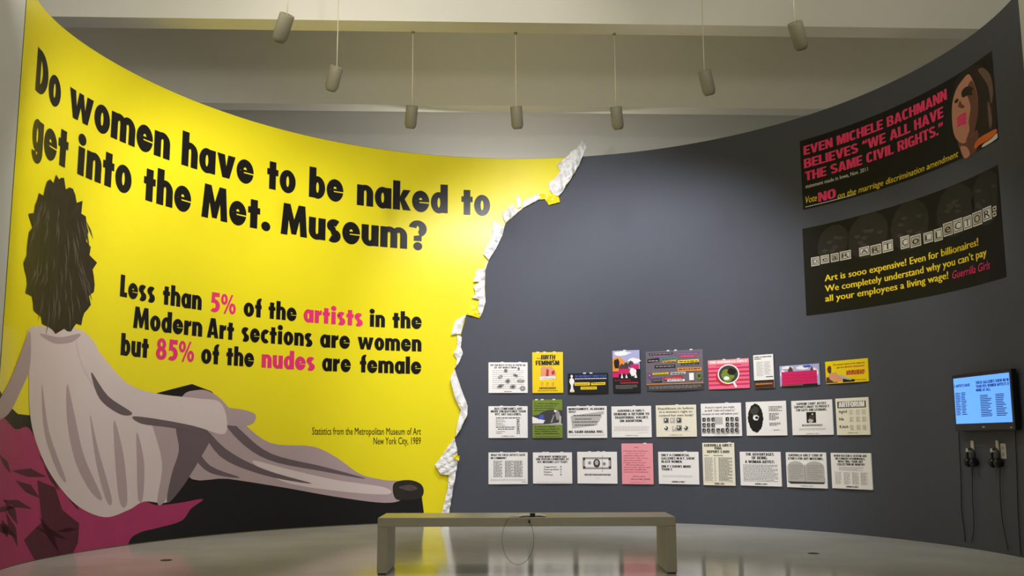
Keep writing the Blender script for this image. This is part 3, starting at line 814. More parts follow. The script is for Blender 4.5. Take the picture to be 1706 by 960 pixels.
pp(cc([(1012, 562), (1020, 544), (1056, 520), (1092, 486), (1098, 506), (1060, 536)]), .0078, WHITE_INK)
mb.build('printed_portrait', t)

t, s0, s1, z0, z1 = wall_poster_base('wall_poster', [(1338, 380), (1664, 275), (1675, 464), (1342, 525)], 'lower of two large black wall posters, letter tiles above yellow lines of text')
mb = MB(); sz_rect(mb, s0, z0, s1, z1, .003, BANNER); mb.build('printed_sheet', t, True)
DIM = mat('print_dim_grey', (58, 54, 52), .5, .3, .5, 14)
DIM2 = mat('print_faint_grey', (36, 33, 32), .5, .3, .3, 8)
mb = MB()
for cx, cy, rx, ry in ((1388, 405, 26, 30), (1446, 392, 34, 38), (1516, 375, 32, 42), (1592, 350, 32, 44), (1644, 330, 26, 46)):
    pts = [(max(1343, min(1662, cx + rx * math.cos(a))), cy - ry * math.sin(a) - (cx + rx * math.cos(a) - cx) * .28) for a in [2 * math.pi * k / 16 for k in range(16)]]
    mb = MB(); printed(mb, pts, .0045, DIM2, False, .008, z1 - .006)
    rr = random.Random(cx)
    for k in range(7):
        x = cx + rr.uniform(-.6, .6) * rx; y = cy + rr.uniform(-.45, .6) * ry
        if y < 380 - (x - 1338) * .322 + 12: continue
        pp([(x - 5, y), (x, y - 3), (x + 6, y - 2), (x + 1, y + 3)], .0052, DIM)
    mb.build('printed_face', t)
mb = MB()
TILE = mat('cutout_paper', (206, 202, 192), .6, .2, .08, 12)
TILE2 = mat('cutout_tan_paper', (176, 166, 146), .6, .2, .1, 12)
tiles = [('D', 108, 565, 155, 640), ('e', 162, 555, 210, 625), ('a', 220, 545, 265, 615), ('R', 272, 530, 335, 605), ('A', 382, 508, 440, 580), ('R', 447, 495, 508, 575), ('T', 515, 470, 575, 560),
         ('C', 618, 445, 668, 540), ('o', 675, 440, 735, 530), ('L', 750, 425, 803, 505), ('L', 810, 405, 858, 495), ('e', 862, 370, 915, 465), ('C', 920, 350, 972, 445), ('T', 978, 335, 1025, 425), ('O', 1030, 310, 1083, 405), ('R', 1088, 285, 1138, 375)]
for i, (ch, x0, y0, x1, y1) in enumerate(tiles):
    X0, X1, Y0, Y1 = 1320 + x0 / 3.429, 1320 + x1 / 3.429, 260 + y0 / 3.429, 260 + y1 / 3.429
    sl = (X1 - X0) * .27
    a0 = px(X0, (Y0 + Y1) / 2 + sl / 2 + 0, .006); a1 = px(X1, (Y0 + Y1) / 2 - sl / 2, .006)
    zc = (a0[1] + a1[1]) / 2; hh = (Y1 - Y0 - sl * .4) / FPX * 10.2 / 2 * .93
    mb = MB()
    sz_rect(mb, a0[0], zc - hh, a1[0], zc + hh, .006, TILE)
    d = .014
    sz_rect(mb, a0[0] + d, zc - hh + d, a1[0] - d, zc + hh - d, .0066, INK)
    e = .022
    sz_rect(mb, a0[0] + e, zc - hh + e, a1[0] - e, zc + hh - e, .0072, TILE2 if i % 3 == 2 else TILE)
    w = (a1[0] - a0[0])
    hcap = (2 * hh - 2 * e) * .8
    wall_text(mb, ch, a0[0] + e + w * .06, a1[0] - e - w * .06, zc - hcap / 2, hcap if ch.isupper() else hcap * 1.3, INK, .0078, .012)
    o = mb.build('letter_tile', t); o['label'] = 'pale cut-out letter tile'
for (x0, y0, x1, y1) in ((1145, 288, 1165, 312), (1145, 320, 1165, 345)):
    a0 = px(1320 + x0 / 3.429, 260 + (y0 + y1) / 6.858 + .5, .006); a1 = px(1320 + x1 / 3.429, 260 + (y0 + y1) / 6.858 - .5, .006)
    zc = (a0[1] + a1[1]) / 2
    mb = MB(); sz_rect(mb, a0[0], zc - .022, a1[0], zc + .022, .006, TILE); sz_rect(mb, a0[0] + .014, zc - .01, a1[0] - .014, zc + .01, .0068, INK)
    mb.build('colon_tile', t)
line_px(t, 'Art is sooo expensive! Even for billionaires!', (1374.5, 468.5), (1630, 409.5), .082, YEL_INK, bold=.026)
line_px(t, 'We completely understand why you can\u2019t pay', (1374.8, 484), (1644, 429), .082, YEL_INK, bold=.026)
line_px(t, 'all your employees a living wage!', (1375.4, 502.6), (1580, 464.5), .082, YEL_INK, bold=.026)
line_px(t, 'Guerrilla Girls', (1587, 465), (1650, 447), .085, PINK_INK, bold=-.004, shear=.3, name='signature')

# ================================================================ SMALL MOUNTED POSTERS
def C(name, rgb): return mat('poster_' + name, rgb, .5, .3, .03, 15)
PW = C('white', (246, 243, 244)); PC = C('cream', (242, 236, 218)); PK = C('black', (24, 24, 28)); PG = C('grey', (150, 148, 148)); PGL = C('light_grey', (190, 187, 186))
PY = C('yellow', (246, 212, 20)); PP = C('pink', (236, 110, 140)); PPL = C('pale_pink', (244, 160, 172)); PM = C('magenta', (214, 30, 110)); PGR = C('green', (120, 142, 52)); PB = C('blue', (70, 90, 190))
PO = C('orange', (236, 150, 60)); PS = C('skin', (226, 160, 120)); PV = C('violet_grey', (112, 104, 116)); PT = C('teal', (70, 150, 130)); PR = C('crimson', (196, 40, 60)); PL = C('lilac', (176, 176, 220)); PBR = C('brown', (90, 60, 46)); PDG = C('dark_grey', (66, 64, 66)); PPU = C('purple', (130, 60, 140))
CLIP = mat('white_plastic_clip', (245, 245, 245), .35, .4, .02, 30)

def small_poster(rect_px, base, label, items, edge=None, clips=(.35, .8), tilt=0):
    x0, y0, x1, y1 = rect_px
    OFF = .02
    a = px(x0, (y0 + y1) / 2, OFF); b = px(x1, (y0 + y1) / 2, OFF)
    t_ = px((x0 + x1) / 2, y0, OFF); u_ = px((x0 + x1) / 2, y1, OFF)
    w = b[0] - a[0]; h = t_[1] - u_[1]; sc = (a[0] + b[0]) / 2; zc = (t_[1] + u_[1]) / 2
    (p, tn) = plan_at(sc)
    ang = math.atan2(tn[1], tn[0])
    o = bpy.data.objects.new('mounted_poster', None); o.empty_display_size = .1
    o.location = W(sc, zc - h / 2, 0); o.rotation_euler = (0, 0, ang)
    COL.objects.link(o); tag(o, label, 'poster', 'small posters in three rows on the curved wall')
    def loc(x, y, off): return (x, -off, y)          # x right, y up, off towards the room
    def link(mb, name):
        ob = link_mesh(name, mb.v, mb.f, mb.mats, None, mb.m); ob.parent = o
        return ob
    B0, B1 = .0105, .026
    mb = MB(); mb.box((-w / 2, -B1, 0), (w / 2, -B0, h), base, None, .0015); link(mb, 'board')
    sheet_, heads = MB(), []; k = 0
    sheet_.add([loc(-w / 2 + .001, .001, B1 + .0003), loc(w / 2 - .001, .001, B1 + .0003), loc(w / 2 - .001, h - .001, B1 + .0003), loc(-w / 2 + .001, h - .001, B1 + .0003)], [(0, 1, 2, 3)], base)
    for it in items:
        kind = it[0]; k += 1; off = B1 + .0003 + .0003 * k
        tx = lambda u, v: ((u - .5) * w, v * h)
        def put(mbx, polys, m):
            V = []; F = []
            for q in polys:
                n = len(V); o2 = off + .00001 * (len(F) % 29) if kind == 't' else off
                V += [loc(a_, b_, o2) for a_, b_ in q]; F.append(tuple(range(n, n + len(q))))
            mbx.add(V, F, m)
        if kind == 't':            # text, x0, x1, baseline, cap height, material, bold, shear
            _, text, u0, u1, v, cap, m = it[:7]; bold = it[7] if len(it) > 7 else .022; sh = it[8] if len(it) > 8 else 0
            big = cap >= .05 and text != 'GUERRILLA GIRLS' and bold >= .015
            if big: cap *= 1.12
            Q, tw = plain(text, bold, sh); ks = (u1 - u0) * w / tw; kh = cap * h / CAP
            hd = MB() if big else None
            put(hd if big else sheet_, [[((u0 - .5) * w + a_ * ks, v * h + b_ * kh) for a_, b_ in q] for q in Q], m)
            if big: heads.append(hd)
        elif kind == 'g':          # lines of small type: x0, x1, top, bottom, rows, material
            _, u0, u1, v1, v0, rows, m = it[:7]; fill = it[7] if len(it) > 7 else .5
            rr = random.Random(int(u0 * 1000 + v1 * 77 + x0)); Q = []
            for r in range(rows):
                yb = v1 - (v1 - v0) * (r + .5) / rows; hh = (v1 - v0) / rows * fill / 2
                u = u0; end = u1 - (rr.uniform(0, .35) * (u1 - u0) if r % 3 == 2 else 0)
                while u < end:
                    e = min(end, u + rr.uniform(.025, .075))
                    Q.append([tx(u, yb - hh), tx(e, yb - hh), tx(e, yb + hh), tx(u, yb + hh)]); u = e + .012
            put(sheet_, Q, m)
        elif kind == 'r':
            _, u0, v0, u1, v1, m = it; put(sheet_, [[tx(u0, v0), tx(u1, v0), tx(u1, v1), tx(u0, v1)]], m)
        elif kind == 'e':
            _, cx, cy, rx, ry, m = it; put(sheet_, [[tx(a_, b_) for a_, b_ in ellipse(cx, cy, rx, ry, 28)]], m)
        elif kind == 'p':
            _, pts, m = it; put(sheet_, [q for q in tris([tx(*a_) for a_ in pts])], m)
    link(sheet_, 'printed_sheet')
    for hd in heads: link(hd, 'heading_line')
    for c in clips:
        mb = MB(); x = (c - .5) * w
        mb.box((x - .02, -B1 - .004, h - .008), (x + .02, -B0 + .006, h + .008), CLIP, None, .002)
        link(mb, 'clip')
    return o

def blob(cx, cy, rx, ry, seed, n=22, j=.18, rot=0):
    rr = random.Random(seed); out = []
    for k in range(n):
        a = 2 * math.pi * k / n; q = 1 + rr.uniform(-j, j)
        x, y = rx * math.cos(a) * q, ry * math.sin(a) * q
        out.append((cx + x * math.cos(rot) - y * math.sin(rot), cy + x * math.sin(rot) + y * math.cos(rot)))
    return out
SIG = lambda m=PK, v=.04, cap=.035: ('t', 'GUERRILLA GIRLS', .34, .66, v, cap, m, .01)

# top row
it = [('t', 'TOP TEN WAYS TO TELL IF YOU\u2019RE AN', .04, .94, .88, .05, PK), ('t', 'ART WORLD TOKEN:', .25, .72, .80, .05, PK), ('g', .1, .9, .76, .12, 10, PGL, .3)]
for i, (x, y, rx, ry, ro) in enumerate(((.18, .83, .04, .035, .6), (.44, .72, .05, .07, 0), (.77, .79, .03, .06, 0), (.3, .52, .075, .05, .8), (.69, .57, .075, .05, -.5), (.49, .38, .065, .075, 0), (.82, .39, .1, .05, 0), (.3, .22, .1, .06, .6), (.62, .2, .08, .07, .5), (.87, .15, .075, .08, 0))):
    it.append(('p', blob(x, y, rx, ry, i, 18, .12, ro), PG)); it.append(('e', x, y, rx * .4, ry * .4, PDG if i % 3 else PGL))
it.append(('g', .4, .6, .065, .04, 1, PK))
small_poster((814, 604, 879, 655), PW, 'white poster scattered with ten grey fingerprint-like blobs, leftmost of the top row', it, clips=(.35, .8))
small_poster((887, 587, 938, 655), PY, 'tall yellow poster with black slanted title over pinkish figures, top row', [
    ('p', [(.28, .62), (.36, .66), (.46, .64), (.44, .34), (.26, .34)], PS), ('p', [(.46, .64), (.62, .66), (.78, .5), (.74, .32), (.5, .34)], PS), ('p', [(.46, .6), (.54, .56), (.52, .36), (.44, .36)], PR),
    ('p', [(.62, .52), (.72, .56), (.72, .46), (.64, .44)], PR), ('p', [(.24, .32), (.74, .34), (.75, .41), (.25, .4)], PW), ('t', 'COMING SOON', .3, .7, .345, .03, PB, .01),
    ('t', 'The', .14, .26, .835, .03, PK), ('t', 'BIRTH', .28, .74, .82, .1, PK, .04, .1), ('t', 'of', .66, .72, .79, .03, PK), ('t', 'FEMINISM', .12, .88, .68, .1, PK, .04, -.05), ('g', .28, .36, .27, .17, 3, PO), ('g', .45, .53, .27, .17, 3, PO), ('g', .63, .71, .27, .17, 3, PO),
    ('g', .22, .76, .145, .09, 2, PK, .6), ('g', .18, .82, .07, .04, 1, PBR, .4)], clips=(.18, .4, .72))
small_poster((946, 622, 1013, 656), PK, 'black poster with a plain white standing figure and three yellow strips, top row', [
    ('e', .1, .86, .03, .07, PW), ('p', [(.05, .72), (.1, .8), (.15, .72), (.17, .6), (.13, .4), (.14, .2), (.07, .2), (.08, .4), (.04, .58)], PW), ('r', .055, .08, .16, .2, PW), ('r', .07, .1, .145, .15, PY),
    ('r', .17, .4, .55, .55, PY), ('p', [(.58, .4), (.93, .42), (.93, .55), (.58, .53)], PY), ('r', .32, .2, .72, .34, PY), ('g', .2, .52, .5, .44, 1, PBR), ('g', .61, .9, .51, .45, 1, PBR), ('g', .35, .69, .3, .24, 1, PBR),
    ('t', 'THE ANATOMICALLY CORRECT OSCAR', .18, .96, .8, .1, PB, .02), ('g', .18, .96, .76, .7, 1, PW, .6)], clips=(.42, .58))
it = [('r', 0, .55, 1, 1, PL), ('p', blob(.35, .93, .3, .05, 2), PW), ('p', blob(.8, .75, .25, .06, 4), PW), ('p', [(0, .5), (0, .8), (.12, .84), (.3, .84), (.5, .7), (.6, .5)], PO), ('r', 0, 0, 1, .34, PK),
      ('p', blob(.15, .68, .1, .12, 5), PK), ('p', blob(.5, .62, .1, .1, 7), PDG), ('p', blob(.68, .66, .1, .09, 8), PDG), ('p', blob(.35, .58, .12, .1, 9), PBR), ('r', 0, .36, .22, .48, PM), ('r', .22, .44, .62, .56, PM), ('r', .66, .55, .97, .66, PM),
      ('p', blob(.75, .48, .12, .1, 12), PW), ('p', [(.3, .34), (.34, .46), (.38, .34)], PW), ('p', [(.47, .34), (.5, .44), (.55, .34)], PW), ('p', [(.8, .34), (.84, .5), (.9, .34)], PW),
      ('t', 'The Guerrilla Girls', .06, .66, .27, .035, PR, .01, .1), ('g', .28, .94, .25, .2, 1, PR, .7), ('g', .1, .9, .18, .08, 3, PG, .35)]
small_poster((1021, 584, 1066, 654), PK, 'tall poster with pale sky over dark figures holding magenta placards, top row', it, clips=(.45,))
it = [('r', 0, 0, 1, .16, PDG), ('r', .0, .165, 1, .18, PO), ('g', .05, .95, .13, .05, 3, PG, .4)]
rr = random.Random(21)
for i, (x0, x1, y, m, hh) in enumerate(((.06, .48, .93, PK, .05), (.12, .42, .87, PPU, .04), (.52, .94, .9, PPU, .04), (.6, .88, .84, PM, .05), (.27, .56, .79, PT, .06), (.3, .54, .72, PO, .05), (.03, .24, .76, PK, .09), (.57, .93, .71, PY, .07),
                                        (.62, .93, .64, PK, .04), (.16, .52, .61, PK, .07), (.56, .97, .52, PO, .08), (.12, .4, .43, PY, .045), (.44, .7, .42, PGL, .07), (.03, .1, .4, PPU, .12), (.32, .64, .3, PR, .08), (.38, .68, .25, PW, .05), (.06, .28, .33, PPU, .03), (.1, .28, .25, PK, .04))):
    sk = rr.uniform(-.01, .03)
    it.append(('p', [(x0, y - hh / 2), (x1, y - hh / 2 + sk), (x1, y + hh / 2 + sk), (x0, y + hh / 2)], m))
    it.append(('g', x0 + .02, x1 - .02, y + hh * .3, y - hh * .3, 1, PDG if m in (PY, PO, PGL, PW, PT) else PG, .6))
it += [('r', .76, .24, .84, .42, PW), ('p', blob(.93, .34, .05, .09, 3), PGR), ('p', blob(.93, .34, .03, .05, 5), PDG)]
small_poster((1076, 584, 1171, 651), PV, 'widest small poster, grey and crowded with strips of many colours, top row', it, clips=(.4, .53, .8))
it = [('r', 0, .86, 1, 1, PPL), ('t', 'THE GUERRILLA GIRLS', .05, .95, .89, .06, PW)]
for k in range(5): it.append(('r', 0, .12 + .14 * k, 1, .17 + .14 * k, PR if k % 2 else PM))
it += [('g', .2, .8, .83, .78, 1, PR), ('p', blob(.46, .42, .27, .32, 3, 24, .03), PR), ('e', .5, .5, .265, .335, PW), ('e', .5, .5, .235, .295, PDG), ('p', blob(.48, .45, .17, .2, 4), PGR), ('p', blob(.58, .58, .1, .12, 6), PK), ('p', blob(.45, .36, .07, .07, 9), PW), ('p', [(.6, .2), (.64, .24), (.71, .06), (.66, .03)], PW)]
small_poster((1180, 599, 1248, 648), PP, 'pink poster with a white cup of dark tea seen from above, top row', it, clips=(.4, .75))
small_poster((1256, 591, 1289, 647), PW, 'narrow white poster with a dark band across its foot, top row', [
    ('r', 0, 0, 1, .24, PBR), ('r', .0, .19, 1, .24, PK), ('g', .08, .9, .16, .1, 1, PO, .5), ('g', .08, .9, .09, .03, 1, PK, .6), ('t', 'GUIDE TO BEHAVIOR', .06, .92, .92, .03, PK), ('g', .06, .4, .9, .86, 1, PK, .6), ('g', .15, .5, .8, .36, 14, PGL, .4), ('g', .55, .85, .8, .4, 10, PGL, .4), ('g', .62, .97, .36, .31, 1, PK, .5)], clips=())
small_poster((1299, 608, 1365, 643), PL, 'wide poster filled by a magenta rectangle on a pale ground, top row', [
    ('p', blob(.08, .6, .06, .2, 1), PW), ('p', blob(.6, .86, .16, .1, 3), PW), ('p', blob(.9, .6, .08, .2, 4), PW), ('p', blob(.7, .9, .1, .06, 5), PB), ('p', blob(.2, .9, .15, .07, 9), PW), ('p', [(.2, .66), (.24, .84), (.28, .96), (.32, .88), (.36, .66)], PBR), ('p', [(.78, .7), (.82, .92), (.86, .7)], PBR),
    ('r', .04, .0, .95, .07, PK), ('r', .05, .08, .94, .7, PM), ('g', .1, .9, .58, .18, 3, PR, .4), ('g', .05, .6, .06, .02, 1, PO, .5)], clips=())
small_poster((1375, 600, 1446, 638), PY, 'small yellow poster with a reclining figure at lower left, rightmost of the top row', [
    ('p', [(.0, .03), (.02, .3), (.1, .3), (.3, .03)], PBR), ('p', [(.4, .03), (.42, .24), (.6, .14), (.68, .14), (.68, .03)], PK), ('p', [(.06, .34), (.14, .5), (.24, .5), (.32, .36), (.42, .22), (.4, .08), (.2, .06), (.1, .2)], PS),
    ('p', [(.3, .34), (.4, .38), (.5, .24), (.62, .16), (.6, .1), (.44, .18)], PGL), ('p', blob(.1, .64, .05, .18, 3), PBR), ('t', 'Do women have to be naked to', .2, .93, .8, .07, PK, .01), ('t', 'get into', .28, .46, .67, .07, PK, .01), ('t', 'Boston museums?', .48, .92, .67, .07, PR, .02), ('g', .5, .92, .54, .34, 3, PR, .8), ('g', .68, .95, .12, .08, 1, PBR, .5)], clips=())
# middle row
small_poster((814, 677, 879, 730), PW, 'white poster headed BUS COMPANIES, leftmost of the middle row', [
    ('t', 'BUS COMPANIES ARE', .15, .86, .885, .065, PK), ('t', 'MORE ENLIGHTENED THAN', .06, .95, .8, .065, PK), ('t', 'NYC ART GALLERIES.', .17, .84, .71, .065, PK), ('g', .19, .82, .65, .61, 1, PK, .7),
    ('t', 'Bus Drivers', .19, .4, .555, .035, PK, .01), ('t', 'Sales Persons', .19, .43, .5, .035, PK, .01), ('t', 'Managers', .19, .36, .44, .035, PK, .01), ('t', 'Mail Carriers', .19, .42, .385, .035, PK, .01), ('g', .19, .68, .36, .32, 1, PK, .6), ('g', .24, .65, .3, .26, 1, PK, .6), ('t', 'Truck Drivers', .19, .43, .19, .035, PK, .01), ('t', 'Welders', .19, .34, .135, .035, PK, .01),
    ('g', .72, .8, .6, .12, 9, PDG, .5), SIG()], clips=(.33, .74))
small_poster((887, 666, 937, 730), PGR, 'olive green poster with a grey picture across its middle, middle row', [
    ('t', 'Q. What\u2019s the difference', .08, .88, .88, .035, PK), ('t', 'between a prisoner of', .08, .8, .82, .035, PK), ('t', 'war and a homeless', .08, .72, .76, .035, PK), ('t', 'person?', .08, .38, .7, .035, PK),
    ('p', [(0, .35), (0, .58), (.2, .6), (.3, .66), (.45, .72), (.7, .74), (1, .72), (1, .35)], PDG), ('p', [(0, .38), (0, .56), (.2, .5), (.42, .46), (.36, .38)], PW), ('p', [(.2, .48), (.26, .6), (.36, .62), (.4, .5)], PB), ('p', [(.0, .35), (.5, .36), (.9, .4), (1, .36), (1, .34), (0, .34)], PGL),
    ('p', blob(.84, .6, .08, .12, 4), PG), ('e', .76, .7, .04, .03, PW), ('p', [(.6, .4), (.7, .6), (.74, .6), (.66, .4)], PG), ('p', [(.88, .36), (.9, .6), (.96, .56), (.95, .36)], PGL),
    ('t', 'A. Under the Geneva', .08, .76, .28, .035, PK), ('t', 'Convention, a prisoner of', .08, .88, .22, .035, PK), ('t', 'war is entitled to food,', .08, .82, .16, .035, PK), ('t', 'shelter and medical care.', .08, .9, .1, .035, PK), ('g', .1, .9, .05, .03, 1, PBR, .5)], clips=(.14, .33, .72))
small_poster((945, 677, 1011, 730), PW, 'white poster headed MONTGOMERY with slanted grey text strips, middle row', [
    ('p', [(.09, .6), (.92, .74), (.93, .84), (.1, .7)], PGL), ('p', [(.1, .5), (.86, .62), (.87, .74), (.11, .64)], PGL), ('p', [(.11, .4), (.82, .52), (.83, .62), (.12, .52)], PGL), ('p', [(.12, .3), (.76, .4), (.77, .52), (.13, .42)], PGL),
    ('t', 'MONTGOMERY, ALABAMA', .04, .94, .88, .06, PK), ('t', '1955?', .04, .22, .79, .06, PK), ('g', .16, .86, .74, .68, 1, PDG), ('g', .2, .62, .62, .57, 1, PDG), ('g', .14, .78, .53, .48, 1, PDG), ('g', .2, .7, .43, .38, 1, PDG),
    ('t', 'NO, SAUDI ARABIA 1991.', .04, .9, .16, .065, PK), ('g', .05, .95, .11, .08, 1, PGL, .5)], clips=(.27, .52, .66))
small_poster((1019, 677, 1085, 729), PW, 'white poster headed GUERRILLA GIRLS DEMAND in four bold lines, middle row', [
    ('t', 'GUERRILLA GIRLS', .16, .83, .82, .07, PK), ('t', 'DEMAND A RETURN TO', .06, .95, .71, .07, PK), ('t', 'TRADITIONAL VALUES', .08, .92, .6, .07, PK), ('t', 'ON ABORTION.', .21, .78, .49, .07, PK), ('g', .06, .94, .36, .2, 4, PGL, .35), ('g', .66, .92, .16, .13, 1, PGL, .4), SIG(PDG, .05, .025)], clips=(.57,))
it = [('t', 'Republicans do believe', .06, .94, .86, .065, PK), ('t', 'in a woman\u2019s right to', .09, .9, .755, .065, PK), ('t', 'control her own body!', .08, .92, .64, .065, PK)]
for i, (x, y, kd) in enumerate(((.19, .43, 0), (.35, .43, 1), (.51, .43, 0), (.19, .19, 2), (.4, .17, 1), (.51, .19, 0), (.68, .19, 2))):
    it.append(('r', x, y, x + (.13 if kd != 1 or y > .3 else .04), y + .17, (PG, PGL, PW)[kd])); it.append(('p', blob(x + .065, y + .08, .05, .065, i + 40), PDG if kd != 1 else PGL)); it.append(('p', blob(x + .05, y + .1, .02, .03, i + 60), PW))
it += [SIG(PDG, .05, .022)]
small_poster((1093, 675, 1160, 728), PC, 'cream poster headed Republicans do believe above two rows of little pictures, middle row', it, clips=(.53,))
it = [('t', 'If you\u2019re raped, you might', .12, .84, .85, .055, PK), ('t', 'as well \u201crelax and enjoy it,\u201d', .1, .86, .755, .055, PK), ('t', 'because no one will believe you!', .04, .92, .65, .055, PK), ('r', .34, .36, .54, .58, PGL)]
for j in range(3):
    for i in range(8):
        if j < 2 and i in (3, 4): continue
        x = .03 + i * .115; y = .44 - j * .165; x += .01 if i > 2 else 0
        it.append(('r', x, y, x + .09, y + .13, PG)); it.append(('p', blob(x + .045, y + .075, .04, .055, i * 7 + j, 14, .25), PK)); it.append(('e', x + .05, y + .07, .014, .025, PGL))
it += [SIG(PDG, .05, .022)]
small_poster((1168, 672, 1235, 727), PW, 'white poster with rows of tiny dark portraits around a pale square, middle row', it, clips=(.65,))
it = [('p', blob(.24, .52, .19, .42, 77, 64, .045), PK), ('p', blob(.22, .72, .1, .13, 5, 18, .2), PDG), ('p', blob(.25, .53, .075, .085, 8, 16, .15), PW), ('e', .27, .53, .04, .04, PK),
      ('g', .58, .9, .86, .7, 4, PDG, .5), ('g', .58, .82, .66, .44, 6, PDG, .5), ('g', .58, .85, .38, .28, 3, PDG, .5), ('g', .68, .82, .17, .15, 1, PK, .7), ('g', .56, .94, .155, .15, 1, PGL, .4)]
small_poster((1243, 669, 1310, 726), PW, 'white poster with one big black shaggy oval at left, middle row', it, clips=())
small_poster((1319, 667, 1387, 725), PW, 'white poster headed SUPREME COURT with a small dark picture at its centre, middle row', [
    ('t', 'SUPREME COURT JUSTICE', .13, .86, .87, .06, PK), ('t', 'SUPPORTS RIGHT TO PRIVACY', .07, .93, .78, .06, PK), ('t', 'FOR GAYS AND LESBIANS.', .12, .87, .69, .06, PK), ('r', .37, .35, .6, .66, PK), ('p', blob(.5, .5, .07, .1, 3), PDG), ('p', blob(.47, .41, .07, .05, 4), PGL), ('e', .52, .6, .02, .02, PW),
    ('g', .25, .75, .31, .25, 2, PDG, .6), ('g', .18, .82, .2, .14, 2, PGL, .4), SIG(PDG, .03, .022)], clips=())
it = [('r', .06, .73, .92, .91, PK), ('r', .09, .752, .89, .888, PG), ('t', 'ARTFORUM', .1, .88, .755, .13, PW, .02), ('t', 'Ingrid', .1, .34, .6, .07, PK), ('t', 'Ida', .1, .24, .4, .07, PK), ('t', 'R.Inch', .1, .36, .19, .07, PK)]
for y in (.68, .49, .27):
    for x in (.42, .62, .8): it.append(('g', x, x + .11, y, y - .14, 5, PGL, .4))
it += [SIG(PDG, .05, .022)]
small_poster((1393, 663, 1448, 725), PC, 'cream poster headed ARTFORUM in a framed box, rightmost of the middle row', it, clips=())
# bottom row
it = [('t', 'WHAT DO THESE ARTISTS HAVE', .06, .94, .885, .06, PK), ('t', 'IN COMMON?', .06, .46, .79, .06, PK)]
for x in (.13, .42, .65): it.append(('g', x, x + .22, .74, .22, 17, PDG, .5))
it += [('g', .05, .95, .16, .1, 2, PGL, .4), ('g', .85, .97, .075, .055, 1, PDG, .6)]
small_poster((814, 754, 879, 807), PW, 'white poster with three long columns of names, leftmost of the bottom row', it, clips=(.33, .74))
it = [('t', 'HOW MANY WOMEN HAD', .14, .86, .83, .06, PK), ('t', 'ONE-PERSON EXHIBITIONS AT', .08, .92, .75, .06, PK), ('t', 'NYC MUSEUMS LAST YEAR?', .12, .88, .66, .06, PK)]
for i, (a, b) in enumerate((('Guggenheim', '0'), ('Metropolitan', '0'), ('Modern', '1'), ('Whitney', '0'))):
    it += [('t', a, .28, .28 + .032 * len(a), .515 - i * .083, .045, PK), ('t', b, .7, .73 if b != '1' else .72, .515 - i * .083, .045, PK)]
small_poster((888, 754, 953, 806), PW, 'white poster with four museum names and a column of digits, bottom row', it + [('g', .1, .97, .06, .04, 1, PGL, .4)], clips=(.28, .37, .74))
small_poster((962, 753, 1028, 806), PW, 'white poster with a grey banknote divided by a vertical line, bottom row', [
    ('r', .14, .46, .85, .82, PK), ('r', .155, .48, .835, .80, PGL), ('r', .2, .52, .79, .76, PW), ('e', .49, .64, .085, .14, PDG), ('e', .49, .66, .045, .08, PGL), ('e', .31, .65, .04, .055, PG), ('e', .68, .62, .04, .055, PG),
    ('e', .175, .77, .03, .04, PDG), ('e', .815, .77, .03, .04, PDG), ('e', .175, .51, .03, .04, PDG), ('e', .815, .51, .03, .04, PDG), ('r', .63, .36, .636, .88, PK), ('g', .18, .84, .31, .25, 2, PDG, .6), ('g', .45, .57, .18, .16, 1, PGL, .5)], clips=(.31, .53, .67))
it = [('t', 'Dear', .4, .56, .89, .03, PK, .0, .3)]
for i, tx_ in enumerate(('Dearest Art Collector,', 'It has come to our', 'attention that your', 'collection, like most,', 'does not contain', 'enough art by women.', 'We know that you', 'feel terrible about this', 'and will rectify the', 'situation immediately.')):
    x0 = .06 if i not in (1, 6) else .14
    it.append(('t', tx_, x0, min(.92, x0 + .036 * len(tx_)), .8 - i * .057, .03, PR if i % 2 else PBR, -.004, .35))
it += [('t', 'All our love,', .34, .74, .18, .03, PBR, -.004, .35), ('t', 'Guerrilla Girls', .28, .9, .11, .035, PBR, .0, .35), ('g', .26, .74, .055, .04, 1, PR, .4)]
small_poster((1036, 739, 1088, 807), PPL, 'tall pink poster covered in slanting handwriting, bottom row', it, clips=(.75,))
small_poster((1097, 753, 1164, 807), PW, 'white poster headed ONLY 4 COMMERCIAL in five bold left-aligned lines, bottom row', [
    ('t', 'ONLY 4 COMMERCIAL', .08, .78, .86, .065, PK), ('t', 'GALLERIES IN N.Y. SHOW', .08, .9, .76, .065, PK), ('t', 'BLACK WOMEN.', .08, .6, .66, .065, PK), ('t', 'ONLY 1 SHOWS MORE', .08, .81, .51, .065, PK), ('t', 'THAN 1.', .08, .35, .42, .065, PK), ('g', .1, .84, .28, .21, 2, PGL, .35), ('r', .03, .08, .97, .083, PGL), ('t', 'GUERRILLA GIRLS', .33, .65, .055, .04, PK)], clips=(.68,))
it = [('t', 'GUERRILLA GIRLS\u2019', .06, .94, .91, .055, PK), ('t', '1986', .38, .61, .84, .055, PK), ('t', 'REPORT CARD', .15, .85, .76, .055, PK), ('g', .06, .2, .71, .69, 1, PDG, .8), ('g', .35, .65, .71, .69, 1, PDG, .8), ('g', .06, .32, .66, .1, 22, PG, .45), ('g', .36, .42, .66, .1, 22, PG, .3), ('g', .5, .92, .66, .1, 22, PDG, .4), ('r', .02, .075, .98, .078, PG), ('t', 'GUERRILLA GIRLS', .36, .66, .025, .03, PK)]
small_poster((1171, 738, 1224, 809), PC, 'tall cream poster headed REPORT CARD with columns of small type, bottom row', it, clips=(.85,))
